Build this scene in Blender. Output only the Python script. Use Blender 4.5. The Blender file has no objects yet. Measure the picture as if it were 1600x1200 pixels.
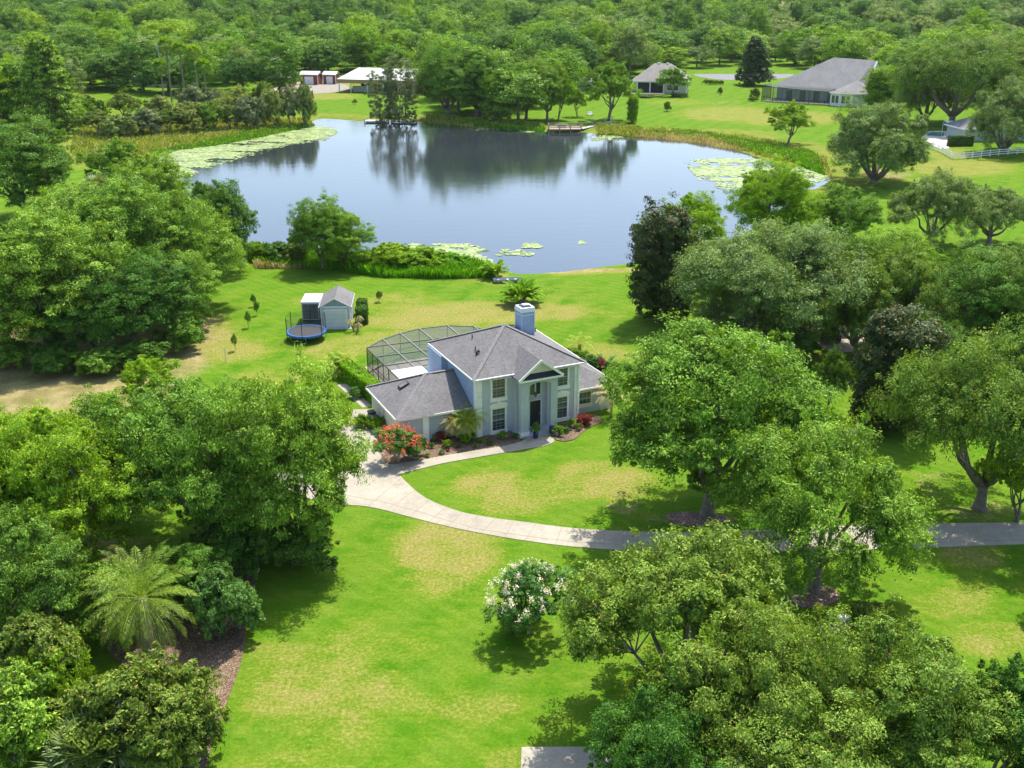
import bpy, math, random
import numpy as np
from math import radians as R_, sin, cos, tan, pi, sqrt, atan2, hypot

S = bpy.context.scene
COL = S.collection
# ------------------------------------------------------------------ camera
CAM_H, CAM_P, CAM_F = 36.0, R_(21.35), 1650.0
cd = bpy.data.cameras.new("camera"); cam = bpy.data.objects.new("camera", cd); COL.objects.link(cam)
cam.location = (0, 0, CAM_H); cam.rotation_euler = (pi/2 - CAM_P, 0, 0)
cd.sensor_width = 36; cd.lens = CAM_F/1600*36; cd.clip_start = 0.5; cd.clip_end = 9000
S.camera = cam
# ------------------------------------------------------------------ light
SUN_EL, SUN_AZ = R_(62), R_(26)      # azimuth measured from +Y (away from the camera) to +X (right)
w = bpy.data.worlds.new("World"); S.world = w; w.use_nodes = True
nt = w.node_tree; nt.nodes.clear()
wo = nt.nodes.new("ShaderNodeOutputWorld"); bg = nt.nodes.new("ShaderNodeBackground")
sky = nt.nodes.new("ShaderNodeTexSky"); sky.sky_type = 'NISHITA'; sky.sun_disc = False
sky.sun_elevation = SUN_EL; sky.sun_rotation = SUN_AZ
sky.air_density = 1.0; sky.dust_density = 1.5; sky.ozone_density = 1.5
bg.inputs[1].default_value = 0.15
nt.links.new(sky.outputs[0], bg.inputs[0]); nt.links.new(bg.outputs[0], wo.inputs[0])
sd = bpy.data.lights.new("sun", 'SUN'); sd.energy = 3.7; sd.angle = R_(0.53); sd.color = (1.0, 0.95, 0.86)
sun = bpy.data.objects.new("sun", sd); COL.objects.link(sun)
# light shines along local -Z
sx, sy, sz = sin(SUN_AZ)*cos(SUN_EL), cos(SUN_AZ)*cos(SUN_EL), sin(SUN_EL)
from mathutils import Vector
sun.rotation_euler = Vector((sx, sy, sz)).to_track_quat('Z', 'Y').to_euler()
S.view_settings.view_transform = 'Standard'; S.view_settings.look = 'None'
S.view_settings.exposure = 0.97; S.view_settings.gamma = 1.0
S.render.engine = 'CYCLES'
S.cycles.max_bounces = 6; S.cycles.diffuse_bounces = 3; S.cycles.glossy_bounces = 3
S.cycles.transmission_bounces = 4; S.cycles.transparent_max_bounces = 8

# ------------------------------------------------------------------ helpers
def G(px, py, z=0.0):
    x = (px-800)/CAM_F; u = -(py-600)/CAM_F
    d = (x, cos(CAM_P)+u*sin(CAM_P), -sin(CAM_P)+u*cos(CAM_P))
    t = (z-CAM_H)/d[2]
    return (d[0]*t, d[1]*t)
def proj(x, y, z):
    dz = z-CAM_H
    dep = y*cos(CAM_P)-dz*sin(CAM_P); u = y*sin(CAM_P)+dz*cos(CAM_P)
    return 800+CAM_F*x/dep, 600-CAM_F*u/dep, dep

def tag(o, label=None, cat=None, group=None, kind=None):
    if label: o["label"] = label
    if cat: o["category"] = cat
    if group: o["group"] = group
    if kind: o["kind"] = kind
    return o
def empty(name, loc, rz=0, label=None, cat=None, group=None, scale=None):
    o = bpy.data.objects.new(name, None); COL.objects.link(o)
    o.location = loc if len(loc) == 3 else (loc[0], loc[1], 0); o.rotation_euler = (0, 0, rz)
    if scale: o.scale = scale
    o.empty_display_size = 0.3
    return tag(o, label, cat, group)
def mesh_np(name, V, Q, nper):
    V = np.ascontiguousarray(V, dtype=np.float32); Q = np.ascontiguousarray(Q, dtype=np.int32)
    me = bpy.data.meshes.new(name)
    nf = len(Q)//nper if Q.ndim == 1 else Q.shape[0]
    me.vertices.add(len(V)); me.vertices.foreach_set("co", V.ravel())
    me.loops.add(nf*nper); me.loops.foreach_set("vertex_index", Q.ravel())
    me.polygons.add(nf); me.polygons.foreach_set("loop_start", np.arange(nf, dtype=np.int32)*nper)
    me.polygons.foreach_set("loop_total", np.full(nf, nper, dtype=np.int32))
    me.update(calc_edges=True)
    return me
def link(name, me, mat=None, parent=None, loc=None, rz=None):
    o = bpy.data.objects.new(name, me); COL.objects.link(o)
    if mat is not None and len(me.materials) == 0: me.materials.append(mat)
    if parent is not None: o.parent = parent
    if loc: o.location = loc
    if rz: o.rotation_euler = (0, 0, rz)
    return o
class MB:
    def __init__(s): s.v = []; s.f = []
    def poly(s, pts):
        n = len(s.v); s.v += [tuple(p) for p in pts]; s.f.append(tuple(range(n, n+len(pts)))); return s
    def box(s, x0, x1, y0, y1, z0, z1):
        n = len(s.v)
        s.v += [(x0,y0,z0),(x1,y0,z0),(x1,y1,z0),(x0,y1,z0),(x0,y0,z1),(x1,y0,z1),(x1,y1,z1),(x0,y1,z1)]
        s.f += [tuple(n+i for i in q) for q in ((0,3,2,1),(4,5,6,7),(0,1,5,4),(1,2,6,5),(2,3,7,6),(3,0,4,7))]
        return s
    def beam(s, a, b, w=0.05, h=None):
        """box section bar from a to b"""
        h = h or w
        a = Vector(a); b = Vector(b); d = (b-a).normalized()
        up = Vector((0,0,1)) if abs(d.z) < 0.95 else Vector((1,0,0))
        s1 = d.cross(up).normalized(); s2 = s1.cross(d)
        n = len(s.v)
        for p in (a, b):
            for i, j in ((-1,-1),(1,-1),(1,1),(-1,1)):
                s.v.append(tuple(p + s1*i*w/2 + s2*j*h/2))
        s.f += [tuple(n+i for i in q) for q in ((0,1,2,3),(7,6,5,4),(0,4,5,1),(1,5,6,2),(2,6,7,3),(3,7,4,0))]
        return s
    def tube(s, pts, rad, n=8, cap=True):
        base = len(s.v); m = len(pts)
        P = [Vector(p) for p in pts]
        if not hasattr(rad, '__len__'): rad = [rad]*m
        prev = None
        for i in range(m):
            d = (P[min(i+1, m-1)]-P[max(i-1, 0)])
            d = d.normalized() if d.length > 1e-9 else Vector((0,0,1))
            if prev is None:
                a = d.orthogonal().normalized()
            else:
                a = (prev - d*prev.dot(d))
                a = a.normalized() if a.length > 1e-6 else d.orthogonal().normalized()
            prev = a; b = d.cross(a)
            for k in range(n):
                t = 2*pi*k/n
                s.v.append(tuple(P[i] + (a*cos(t)+b*sin(t))*rad[i]))
        for i in range(m-1):
            for k in range(n):
                q = (k+1) % n
                s.f.append((base+i*n+k, base+i*n+q, base+(i+1)*n+q, base+(i+1)*n+k))
        if cap:
            s.f.append(tuple(base+k for k in reversed(range(n))))
            s.f.append(tuple(base+(m-1)*n+k for k in range(n)))
        return s
    def lathe(s, prof, cx=0, cy=0, n=20):
        return s.tube([(cx, cy, z) for r, z in prof], [max(r, .001) for r, z in prof], n)
    def prism(s, pts, z0, z1):
        n = len(s.v); m = len(pts)
        s.v += [(p[0], p[1], z0) for p in pts] + [(p[0], p[1], z1) for p in pts]
        s.f.append(tuple(n+i for i in reversed(range(m)))); s.f.append(tuple(n+m+i for i in range(m)))
        for i in range(m):
            j = (i+1) % m; s.f.append((n+i, n+j, n+m+j, n+m+i))
        return s
    def xprism(s, pts, y0, y1):
        """outline in x,z extruded along y"""
        n = len(s.v); m = len(pts)
        s.v += [(p[0], y0, p[1]) for p in pts] + [(p[0], y1, p[1]) for p in pts]
        s.f.append(tuple(n+i for i in range(m))); s.f.append(tuple(n+m+i for i in reversed(range(m))))
        for i in range(m):
            j = (i+1) % m; s.f.append((n+j, n+i, n+m+i, n+m+j))
        return s
    def yprism(s, pts, x0, x1):
        """outline in y,z extruded along x"""
        n = len(s.v); m = len(pts)
        s.v += [(x0, p[0], p[1]) for p in pts] + [(x1, p[0], p[1]) for p in pts]
        s.f.append(tuple(n+i for i in range(m))); s.f.append(tuple(n+m+i for i in reversed(range(m))))
        for i in range(m):
            j = (i+1) % m; s.f.append((n+j, n+i, n+m+i, n+m+j))
        return s
    def build(s, name, mat, parent=None, smooth=False, bevel=0):
        me = bpy.data.meshes.new(name); me.from_pydata(s.v, [], s.f); me.update()
        import bmesh
        bm = bmesh.new(); bm.from_mesh(me); bmesh.ops.recalc_face_normals(bm, faces=bm.faces)
        bm.to_mesh(me); bm.free()
        if smooth: me.polygons.foreach_set("use_smooth", [True]*len(me.polygons))
        o = link(name, me, mat, parent)
        if bevel:
            m = o.modifiers.new("bevel", 'BEVEL'); m.width = bevel; m.segments = 2; m.limit_method = 'ANGLE'
        return o

# ------------------------------------------------------------------ materials
def new_mat(name):
    m = bpy.data.materials.new(name); m.use_nodes = True
    n = m.node_tree; b = n.nodes["Principled BSDF"]; return m, n, b
def N_(n, t, **kw):
    x = n.nodes.new(t)
    for k, v in kw.items(): setattr(x, k, v)
    return x
def mixc(n, fac, a, b, blend='MIX'):
    m = n.nodes.new("ShaderNodeMix"); m.data_type = 'RGBA'; m.blend_type = blend
    for sock, v in ((m.inputs[0], fac), (m.inputs[6], a), (m.inputs[7], b)):
        if hasattr(v, 'is_output') or isinstance(v, bpy.types.NodeSocket): n.links.new(v, sock)
        elif isinstance(v, (int, float)): sock.default_value = v
        else: sock.default_value = (*v, 1) if len(v) == 3 else v
    return m.outputs[2]
def noise(n, scale, detail=4, vec=None, rough=0.55):
    x = n.nodes.new("ShaderNodeTexNoise"); x.inputs["Scale"].default_value = scale
    x.inputs["Detail"].default_value = detail; x.inputs["Roughness"].default_value = rough
    if vec is not None: n.links.new(vec, x.inputs["Vector"])
    return x.outputs["Fac"]
def ramp(n, src, p0, p1, v0=0, v1=1, smooth=False):
    r = n.nodes.new("ShaderNodeMapRange"); r.inputs[1].default_value = p0; r.inputs[2].default_value = p1
    r.inputs[3].default_value = v0; r.inputs[4].default_value = v1
    if smooth: r.interpolation_type = 'SMOOTHSTEP'
    n.links.new(src, r.inputs[0]); return r.outputs[0]
def math_(n, op, a, b=0.0):
    m = n.nodes.new("ShaderNodeMath"); m.operation = op
    for s_, v in ((m.inputs[0], a), (m.inputs[1], b)):
        if isinstance(v, (int, float)): s_.default_value = v
        else: n.links.new(v, s_)
    return m.outputs[0]
def bump(n, b, h, strength=0.3, dist=0.05):
    x = n.nodes.new("ShaderNodeBump"); x.inputs["Strength"].default_value = strength
    x.inputs["Distance"].default_value = dist
    n.links.new(h, x.inputs["Height"]); n.links.new(x.outputs[0], b.inputs["Normal"])
def plain(name, c, rough=0.7, var=0.15, scale=3.0, metal=0.0, bmp=0.0, spec=0.3, c2=None):
    m, n, b = new_mat(name)
    tc = N_(n, "ShaderNodeTexCoord").outputs["Object"]
    f = ramp(n, noise(n, scale, 6, tc), 0.3, 0.7)
    lo = tuple(x*(1-var) for x in c) if c2 is None else c2
    hi = tuple(min(1, x*(1+var)) for x in c) if c2 is None else c
    n.links.new(mixc(n, f, lo, hi), b.inputs["Base Color"])
    b.inputs["Roughness"].default_value = rough; b.inputs["Metallic"].default_value = metal
    b.inputs["Specular IOR Level"].default_value = spec
    if bmp: bump(n, b, noise(n, scale*12, 3, tc), bmp, 0.03)
    return m
def leaf_mat(name, dark, mid, light, trans=0.22, spec=0.08, odd=None, oddp=0.0):
    m, n, b = new_mat(name)
    gi = N_(n, "ShaderNodeNewGeometry"); oi = N_(n, "ShaderNodeObjectInfo")
    tc = N_(n, "ShaderNodeTexCoord").outputs["Object"]
    rp = gi.outputs["Random Per Island"]
    cl = ramp(n, noise(n, 0.45, 2, tc), 0.32, 0.68)
    hs_sat = 1.03
    c = mixc(n, math_(n, 'MULTIPLY', cl, 0.9), tuple(x*.72 for x in dark), tuple(x*.92 for x in mid))
    f2 = math_(n, 'MULTIPLY', math_(n, 'POWER', rp, 2.4), .85)
    c = mixc(n, f2, c, light)
    if odd: c = mixc(n, math_(n, 'GREATER_THAN', rp, 1-oddp), c, odd)
    hs = N_(n, "ShaderNodeHueSaturation")
    n.links.new(c, hs.inputs["Color"]); hs.inputs["Saturation"].default_value = hs_sat
    n.links.new(ramp(n, oi.outputs["Random"], 0, 1, 0.485, 0.512), hs.inputs["Hue"])
    n.links.new(ramp(n, oi.outputs["Random"], 0, 1, 2.15, 1.50), hs.inputs["Value"])
    col = hs.outputs[0]
    n.links.new(col, b.inputs["Base Color"]); b.inputs["Roughness"].default_value = 0.55
    b.inputs["Specular IOR Level"].default_value = spec
    tr = N_(n, "ShaderNodeBsdfTranslucent")
    tcg = mixc(n, 1.0, col, (1.5, 1.35, 0.5), 'MULTIPLY'); n.links.new(tcg, tr.inputs[0])
    mx = N_(n, "ShaderNodeMixShader"); mx.inputs[0].default_value = trans
    out = n.nodes["Material Output"]
    n.links.new(b.outputs[0], mx.inputs[1]); n.links.new(tr.outputs[0], mx.inputs[2])
    n.links.new(mx.outputs[0], out.inputs[0])
    return m
L = {
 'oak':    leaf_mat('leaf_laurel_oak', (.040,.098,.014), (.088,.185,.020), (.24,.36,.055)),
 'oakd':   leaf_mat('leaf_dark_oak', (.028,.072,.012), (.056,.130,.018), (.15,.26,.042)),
 'live':   leaf_mat('leaf_live_oak', (.068,.108,.030), (.118,.178,.046), (.23,.31,.095)),
 'liveg':  leaf_mat('leaf_live_oak_green', (.045,.090,.014), (.088,.158,.022), (.20,.29,.050), odd=(.22,.15,.05), oddp=.012),
 'yel':    leaf_mat('leaf_yellow_green', (.058,.125,.010), (.110,.210,.016), (.25,.36,.035), .28),
 'bright': leaf_mat('leaf_bright_green', (.050,.130,.008), (.110,.225,.014), (.25,.36,.03), .32),
 'magn':   leaf_mat('leaf_magnolia', (.022,.044,.010), (.038,.070,.014), (.09,.14,.03), .12, .25, odd=(.11,.060,.022), oddp=.16),
 'magng':  leaf_mat('leaf_magnolia_green', (.018,.048,.010), (.030,.075,.012), (.08,.14,.02), .12, .25, odd=(.12,.08,.03), oddp=.05),
 'casu':   leaf_mat('leaf_casuarina', (.080,.112,.045), (.135,.172,.068), (.23,.27,.13)),
 'willow': leaf_mat('leaf_willow', (.090,.128,.030), (.155,.205,.046), (.27,.33,.10)),
 'olive':  leaf_mat('leaf_olive_shrub', (.045,.085,.012), (.085,.140,.020), (.20,.26,.05), odd=(.24,.19,.06), oddp=.04),
 'crape':  leaf_mat('leaf_crape_myrtle', (.038,.095,.020), (.070,.160,.032), (.17,.30,.08)),
 'flowerw': leaf_mat('petals_cream', (.33,.31,.25), (.45,.43,.36), (.58,.56,.50), .3),
 'flowerr': leaf_mat('petals_coral', (.36,.075,.06), (.50,.13,.09), (.60,.26,.17), .3),
 'red':    leaf_mat('leaf_red', (.10,.020,.02), (.20,.035,.04), (.32,.09,.07), .3),
 'palm':   leaf_mat('leaf_date_palm', (.080,.130,.012), (.150,.215,.020), (.31,.38,.055), .25, .25),
 'sabal':  leaf_mat('leaf_fan_palm', (.070,.115,.036), (.120,.170,.052), (.22,.28,.11), .2, .3),
 'drypalm': leaf_mat('leaf_dry_palm', (.22,.19,.08), (.31,.27,.12), (.40,.36,.20), .25),
 'hedge':  leaf_mat('leaf_hedge', (.045,.130,.006), (.085,.215,.010), (.17,.33,.016), .3),
 'hedged': leaf_mat('leaf_dark_hedge', (.022,.055,.010), (.040,.095,.014), (.09,.17,.03), .2),
 'reed':   leaf_mat('leaf_reed', (.120,.165,.020), (.175,.225,.030), (.29,.31,.08), .2, odd=(.34,.29,.13), oddp=.10),
 'reedg':  leaf_mat('leaf_reed_green', (.06,.165,.008), (.090,.23,.012), (.17,.33,.022), .3),
 'lily':   leaf_mat('leaf_lily', (.085,.130,.035), (.150,.205,.060), (.26,.31,.13), .05, .4),
}
BARK = plain('bark', (.20,.17,.14), .9, .4, 2.5, bmp=.5)
BARKD = plain('bark_dark', (.10,.08,.06), .9, .4, 2.5, bmp=.5)
BARKP = plain('palm_trunk', (.24,.19,.14), .9, .35, 6, bmp=.6)
BARKY = plain('crape_bark', (.38,.30,.22), .8, .25, 2.0)

def shingle(name, c, step=0.14):
    m, n, b = new_mat(name)
    tc = N_(n, "ShaderNodeTexCoord").outputs["Object"]
    sp = N_(n, "ShaderNodeSeparateXYZ"); n.links.new(tc, sp.inputs[0])
    fr = math_(n, 'FRACT', math_(n, 'DIVIDE', sp.outputs[2], step/2.2))
    line = ramp(n, fr, 0.0, 0.35, 0.80, 1.0)
    # individual tabs
    vo = N_(n, "ShaderNodeTexVoronoi"); vo.inputs["Scale"].default_value = 5.5
    n.links.new(tc, vo.inputs["Vector"])
    wn = N_(n, "ShaderNodeTexWhiteNoise"); n.links.new(vo.outputs["Position"], wn.inputs[0])
    v = ramp(n, wn.outputs[0], 0, 1, .86, 1.14)
    big = ramp(n, noise(n, .35, 5, tc), .3, .7, .88, 1.1)
    gr = ramp(n, noise(n, 9, 4, tc, .8), .3, .7, .72, 1.28)
    t = math_(n, 'MULTIPLY', math_(n, 'MULTIPLY', v, big), math_(n, 'MULTIPLY', line, gr))
    vm = N_(n, "ShaderNodeVectorMath"); vm.operation = 'SCALE'; vm.inputs[0].default_value = c
    n.links.new(t, vm.inputs["Scale"]); n.links.new(vm.outputs[0], b.inputs["Base Color"])
    b.inputs["Roughness"].default_value = .92; b.inputs["Specular IOR Level"].default_value = .15
    bump(n, b, fr, .4, .02)
    return m
def siding(name, c, axis=2, step=0.22, rough=.7):
    m, n, b = new_mat(name)
    tc = N_(n, "ShaderNodeTexCoord").outputs["Object"]
    sp = N_(n, "ShaderNodeSeparateXYZ"); n.links.new(tc, sp.inputs[0])
    fr = math_(n, 'FRACT', math_(n, 'DIVIDE', sp.outputs[axis], step))
    line = ramp(n, fr, 0.0, 0.12, 0.72, 1.0)
    big = ramp(n, noise(n, 1.1, 6, tc), .3, .7, .90, 1.06)
    vm = N_(n, "ShaderNodeVectorMath"); vm.operation = 'SCALE'; vm.inputs[0].default_value = c
    n.links.new(math_(n, 'MULTIPLY', line, big), vm.inputs["Scale"]); n.links.new(vm.outputs[0], b.inputs["Base Color"])
    b.inputs["Roughness"].default_value = rough
    bump(n, b, fr, .3, .02)
    return m
M = dict(
 roof=shingle('roof_shingle', (.180,.172,.168)), roof2=shingle('roof_shingle_tan', (.27,.245,.22)),
 roof3=shingle('roof_shingle_grey', (.215,.21,.205)), roof4=shingle('roof_shingle_rose', (.42,.28,.22)),
 stucco=plain('stucco_blue_grey', (.52,.55,.56), .85, .06, 1.5, bmp=.25),
 side=siding('siding_blue', (.36,.45,.60), 1, .30),
 sidex=siding('siding_blue_chimney', (.36,.45,.60), 0, .30),
 trim=plain('trim_cream', (.93,.89,.78), .6, .05, 2), white=plain('white_paint', (.80,.80,.80), .5, .06, 2),
 cream=plain('cream_wall', (.72,.66,.50), .8, .08, 1.5), beige=plain('beige_wall', (.62,.57,.46), .8, .08, 1.5),
 grey=plain('grey_wall', (.42,.45,.45), .8, .08, 1.5), greyside=siding('grey_siding', (.45,.47,.49), 0, .25),
 pale=siding('pale_door_panels', (.66,.66,.62), 2, .5),
 concrete=None, metalroof=siding('metal_roof', (.64,.64,.61), 0, .6, .45),
 red=siding('red_siding', (.24,.065,.045), 0, .3), wood=siding('barn_wood', (.42,.24,.15), 0, .3),
 dark=plain('dark_metal', (.02,.022,.026), .5, .2, 3), black=plain('black_rubber', (.012,.012,.012), .6, .2, 3),
 bronze=plain('bronze_aluminium', (.10,.09,.08), .45, .15, 3, .3),
 cagebeam=plain('cage_beam', (.24,.22,.21), .5, .15, 3, .2),
 blue=plain('blue_vinyl', (.04,.14,.40), .45, .12, 3), pot=plain('blue_glazed_pot', (.015,.03,.13), .2, .2, 3, spec=.6),
 door=plain('front_door_black', (.025,.028,.032), .35, .2, 3, spec=.5),
 deck=plain('weathered_deck', (.33,.25,.21), .85, .2, 2, bmp=.2), greywood=plain('grey_wood', (.45,.44,.42), .85, .2, 2, bmp=.2),
 stone=plain('stone_grey', (.45,.44,.43), .85, .2, 5, bmp=.3), stonelight=plain('stone_white', (.72,.71,.70), .8, .1, 5, bmp=.3),
 carS=plain('car_silver', (.55,.56,.58), .28, .05, 1, .5, spec=.6), carR=plain('car_red', (.35,.02,.02), .28, .05, 1, .1, spec=.6),
 carD=plain('car_dark', (.03,.04,.06), .28, .05, 1, .2, spec=.6), steel=plain('galvanised_steel', (.45,.47,.50), .4, .1, 4, .6),
 bluesheet=plain('blue_tarp', (.02,.06,.40), .5, .15, 3), terracotta=plain('terracotta', (.45,.2,.1), .8, .15, 4),
)
def glass_mat(name, c=(.03,.045,.045), r=.06):
    m, n, b = new_mat(name)
    tc = N_(n, "ShaderNodeTexCoord").outputs["Object"]
    f = ramp(n, noise(n, 1.6, 3, tc), .35, .65)
    n.links.new(mixc(n, f, c, tuple(x*2.2 for x in c)), b.inputs["Base Color"])
    b.inputs["Roughness"].default_value = r; b.inputs["Specular IOR Level"].default_value = .9
    return m
M['bars'] = plain('glazing_bar_grey', (.35,.36,.35), .5, .05)
M['glass'] = glass_mat('window_glass'); M['glassd'] = glass_mat('car_glass', (.012,.014,.016), .04)
def concrete_mat():
    m, n, b = new_mat('driveway_concrete')
    tc = N_(n, "ShaderNodeTexCoord").outputs["Object"]
    a = ramp(n, noise(n, .22, 6, tc), .3, .7); c = mixc(n, a, (.32,.285,.215), (.43,.39,.305))
    st = ramp(n, noise(n, .55, 9, tc, .75), .50, .70, 0, .7); c = mixc(n, st, c, (.27,.21,.15))
    fine = math_(n, 'MULTIPLY', ramp(n, noise(n, 14, 4, tc), .3, .7, .84, 1.08), ramp(n, noise(n, 1.8, 8, tc, .8), .35, .62, .86, 1.04))
    vm = N_(n, "ShaderNodeVectorMath"); vm.operation = 'SCALE'; n.links.new(c, vm.inputs[0]); n.links.new(fine, vm.inputs["Scale"])
    n.links.new(vm.outputs[0], b.inputs["Base Color"]); b.inputs["Roughness"].default_value = .9
    bump(n, b, noise(n, 30, 3, tc), .2, .01)
    return m
M['concrete'] = concrete_mat()
def mulch_mat(name, a, c_, l):
    m, n, b = new_mat(name)
    tc = N_(n, "ShaderNodeTexCoord").outputs["Object"]
    vo = N_(n, "ShaderNodeTexVoronoi"); vo.inputs["Scale"].default_value = 17; n.links.new(tc, vo.inputs["Vector"])
    sp = N_(n, "ShaderNodeSeparateColor"); n.links.new(vo.outputs["Color"], sp.inputs[0])
    c = mixc(n, sp.outputs[0], a, c_); c = mixc(n, ramp(n, sp.outputs[1], .72, .8), c, l)
    c = mixc(n, ramp(n, noise(n, .8, 5, tc), .4, .7, 0, .5), c, tuple(x*.5 for x in a))
    n.links.new(c, b.inputs["Base Color"]); b.inputs["Roughness"].default_value = .95
    bump(n, b, vo.outputs["Distance"], .8, .05)
    return m
M['mulch'] = mulch_mat('bark_mulch', (.13,.065,.045), (.27,.15,.11), (.50,.38,.32))
M['gravelbed'] = mulch_mat('mulch_bed_pinkish', (.10,.052,.028), (.20,.12,.070), (.34,.265,.18))
def screen_mat():
    m, n, b = new_mat('insect_screen')
    b.inputs["Base Color"].default_value = (.10,.12,.11,1); b.inputs["Roughness"].default_value = .8
    tr = N_(n, "ShaderNodeBsdfTransparent"); mx = N_(n, "ShaderNodeMixShader"); mx.inputs[0].default_value = .42
    n.links.new(tr.outputs[0], mx.inputs[1]); n.links.new(b.outputs[0], mx.inputs[2])
    n.links.new(mx.outputs[0], n.nodes["Material Output"].inputs[0]); return m
M['screen'] = screen_mat()
def net_mat():
    m = screen_mat(); m.name = 'safety_net'
    for x in m.node_tree.nodes:
        if x.type == 'MIX_SHADER': x.inputs[0].default_value = .22
    return m
M['net'] = net_mat()
def water_mat():
    m, n, b = new_mat('lake_water')
    tc = N_(n, "ShaderNodeTexCoord").outputs["Object"]
    f = ramp(n, noise(n, .02, 4, tc), .35, .65)
    n.links.new(mixc(n, f, (.026,.034,.038), (.036,.044,.050)), b.inputs["Base Color"])
    b.inputs["Roughness"].default_value = .03; b.inputs["IOR"].default_value = 1.52
    b.inputs["Specular IOR Level"].default_value = 1.0
    mp = N_(n, "ShaderNodeMapping"); mp.inputs["Scale"].default_value = (1, 2.2, 1); n.links.new(tc, mp.inputs[0])
    n.links.new(ramp(n, noise(n, .035, 5, mp.outputs[0], .6), .42, .62, .02, .07), b.inputs['Roughness'])
    h = math_(n, 'ADD', noise(n, 1.6, 3, mp.outputs[0]), math_(n, 'MULTIPLY', noise(n, .25, 3, mp.outputs[0]), 2.0))
    bump(n, b, h, .12, .05)
    return m
M['water'] = water_mat()

# ------------------------------------------------------------------ terrain, lake
WL = -0.45
LAKE = [(495,187),(520,186),(560,189),(600,188),(652,190),(690,193),(740,199),(800,203),(850,205),(900,206),(945,211),
        (1000,214),(1060,219),(1110,226),(1160,238),(1200,252),(1245,262),(1282,268),(1296,280),(1275,294),(1245,300),
        (1235,320),(1200,345),(1160,365),(1110,385),(1060,402),(985,411),(930,418),(870,425),(825,427),(790,424),(765,410),
        (740,404),(690,398),(640,386),(560,392),(450,386),(385,378),(352,345),(318,318),(285,300),(258,285),(240,270),(233,252),
        (262,236),(330,227),(400,214),(450,203),(480,197)]
lake = np.array([G(x, y, WL) for x, y in LAKE])
def catmull(P, n=6):
    out = []
    m = len(P)
    for i in range(m):
        p0, p1, p2, p3 = P[(i-1) % m], P[i], P[(i+1) % m], P[(i+2) % m]
        for k in range(n):
            t = k/n
            out.append(.5*((2*p1)+(-p0+p2)*t+(2*p0-5*p1+4*p2-p3)*t*t+(-p0+3*p1-3*p2+p3)*t**3))
    return np.array(out)
lakes = catmull(lake, 5)
def in_poly(px, py, poly):
    poly = np.asarray(poly); ins = np.zeros(np.shape(px), bool); n = len(poly)
    for i in range(n):
        x0, y0 = poly[i]; x1, y1 = poly[(i+1) % n]
        if y0 == y1: continue
        c = ((y0 > py) != (y1 > py)) & (px < (x1-x0)*(py-y0)/(y1-y0)+x0)
        ins ^= c
    return ins
def sdist(px, py, poly):
    """signed distance, positive inside"""
    poly = np.asarray(poly); d = np.full(np.shape(px), 1e9); n = len(poly)
    for i in range(n):
        a = poly[i]; b = poly[(i+1) % n]; e = b-a; L2 = max(e@e, 1e-9)
        t = np.clip(((px-a[0])*e[0]+(py-a[1])*e[1])/L2, 0, 1)
        d = np.minimum(d, np.hypot(px-a[0]-t*e[0], py-a[1]-t*e[1]))
    return np.where(in_poly(px, py, poly), d, -d)
def gz(d):
    """ground height from signed lake distance"""
    land = np.clip(WL+0.09*(-d), -9, 0.0)
    wet = WL-np.minimum(.30*d, 2.0)
    return np.where(d > 0, wet, land)
def axis(c0, c1, step, lo, hi, gr=1.12):
    a = list(np.arange(c0, c1+.01, step)); s = step
    while a[-1] < hi: s *= gr; a.append(a[-1]+s)
    s = step
    while a[0] > lo: s *= gr; a.insert(0, a[0]-s)
    return np.array(a)
gx = axis(-75, 90, 1.0, -4500, 4500); gy = axis(38, 300, 1.0, -60, 7000)
XX, YY = np.meshgrid(gx, gy); D = sdist(XX, YY, lakes); ZZ = gz(D)
def rise(y):
    t = np.clip((np.asarray(y, float)-390)/620, 0, 1); return 9*t*t*(3-2*t)
ZZ = ZZ+rise(YY)
rng = np.random.default_rng(3)
def ground_z(x, y): return float(gz(sdist(np.array([x]), np.array([y]), lakes))[0]+rise(y))
V = np.stack([XX.ravel(), YY.ravel(), ZZ.ravel()], 1)
ny, nx = XX.shape
idx = (np.arange(ny-1)[:, None]*nx+np.arange(nx-1)[None, :]).ravel()
Q = np.stack([idx, idx+1, idx+nx+1, idx+nx], 1)
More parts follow.
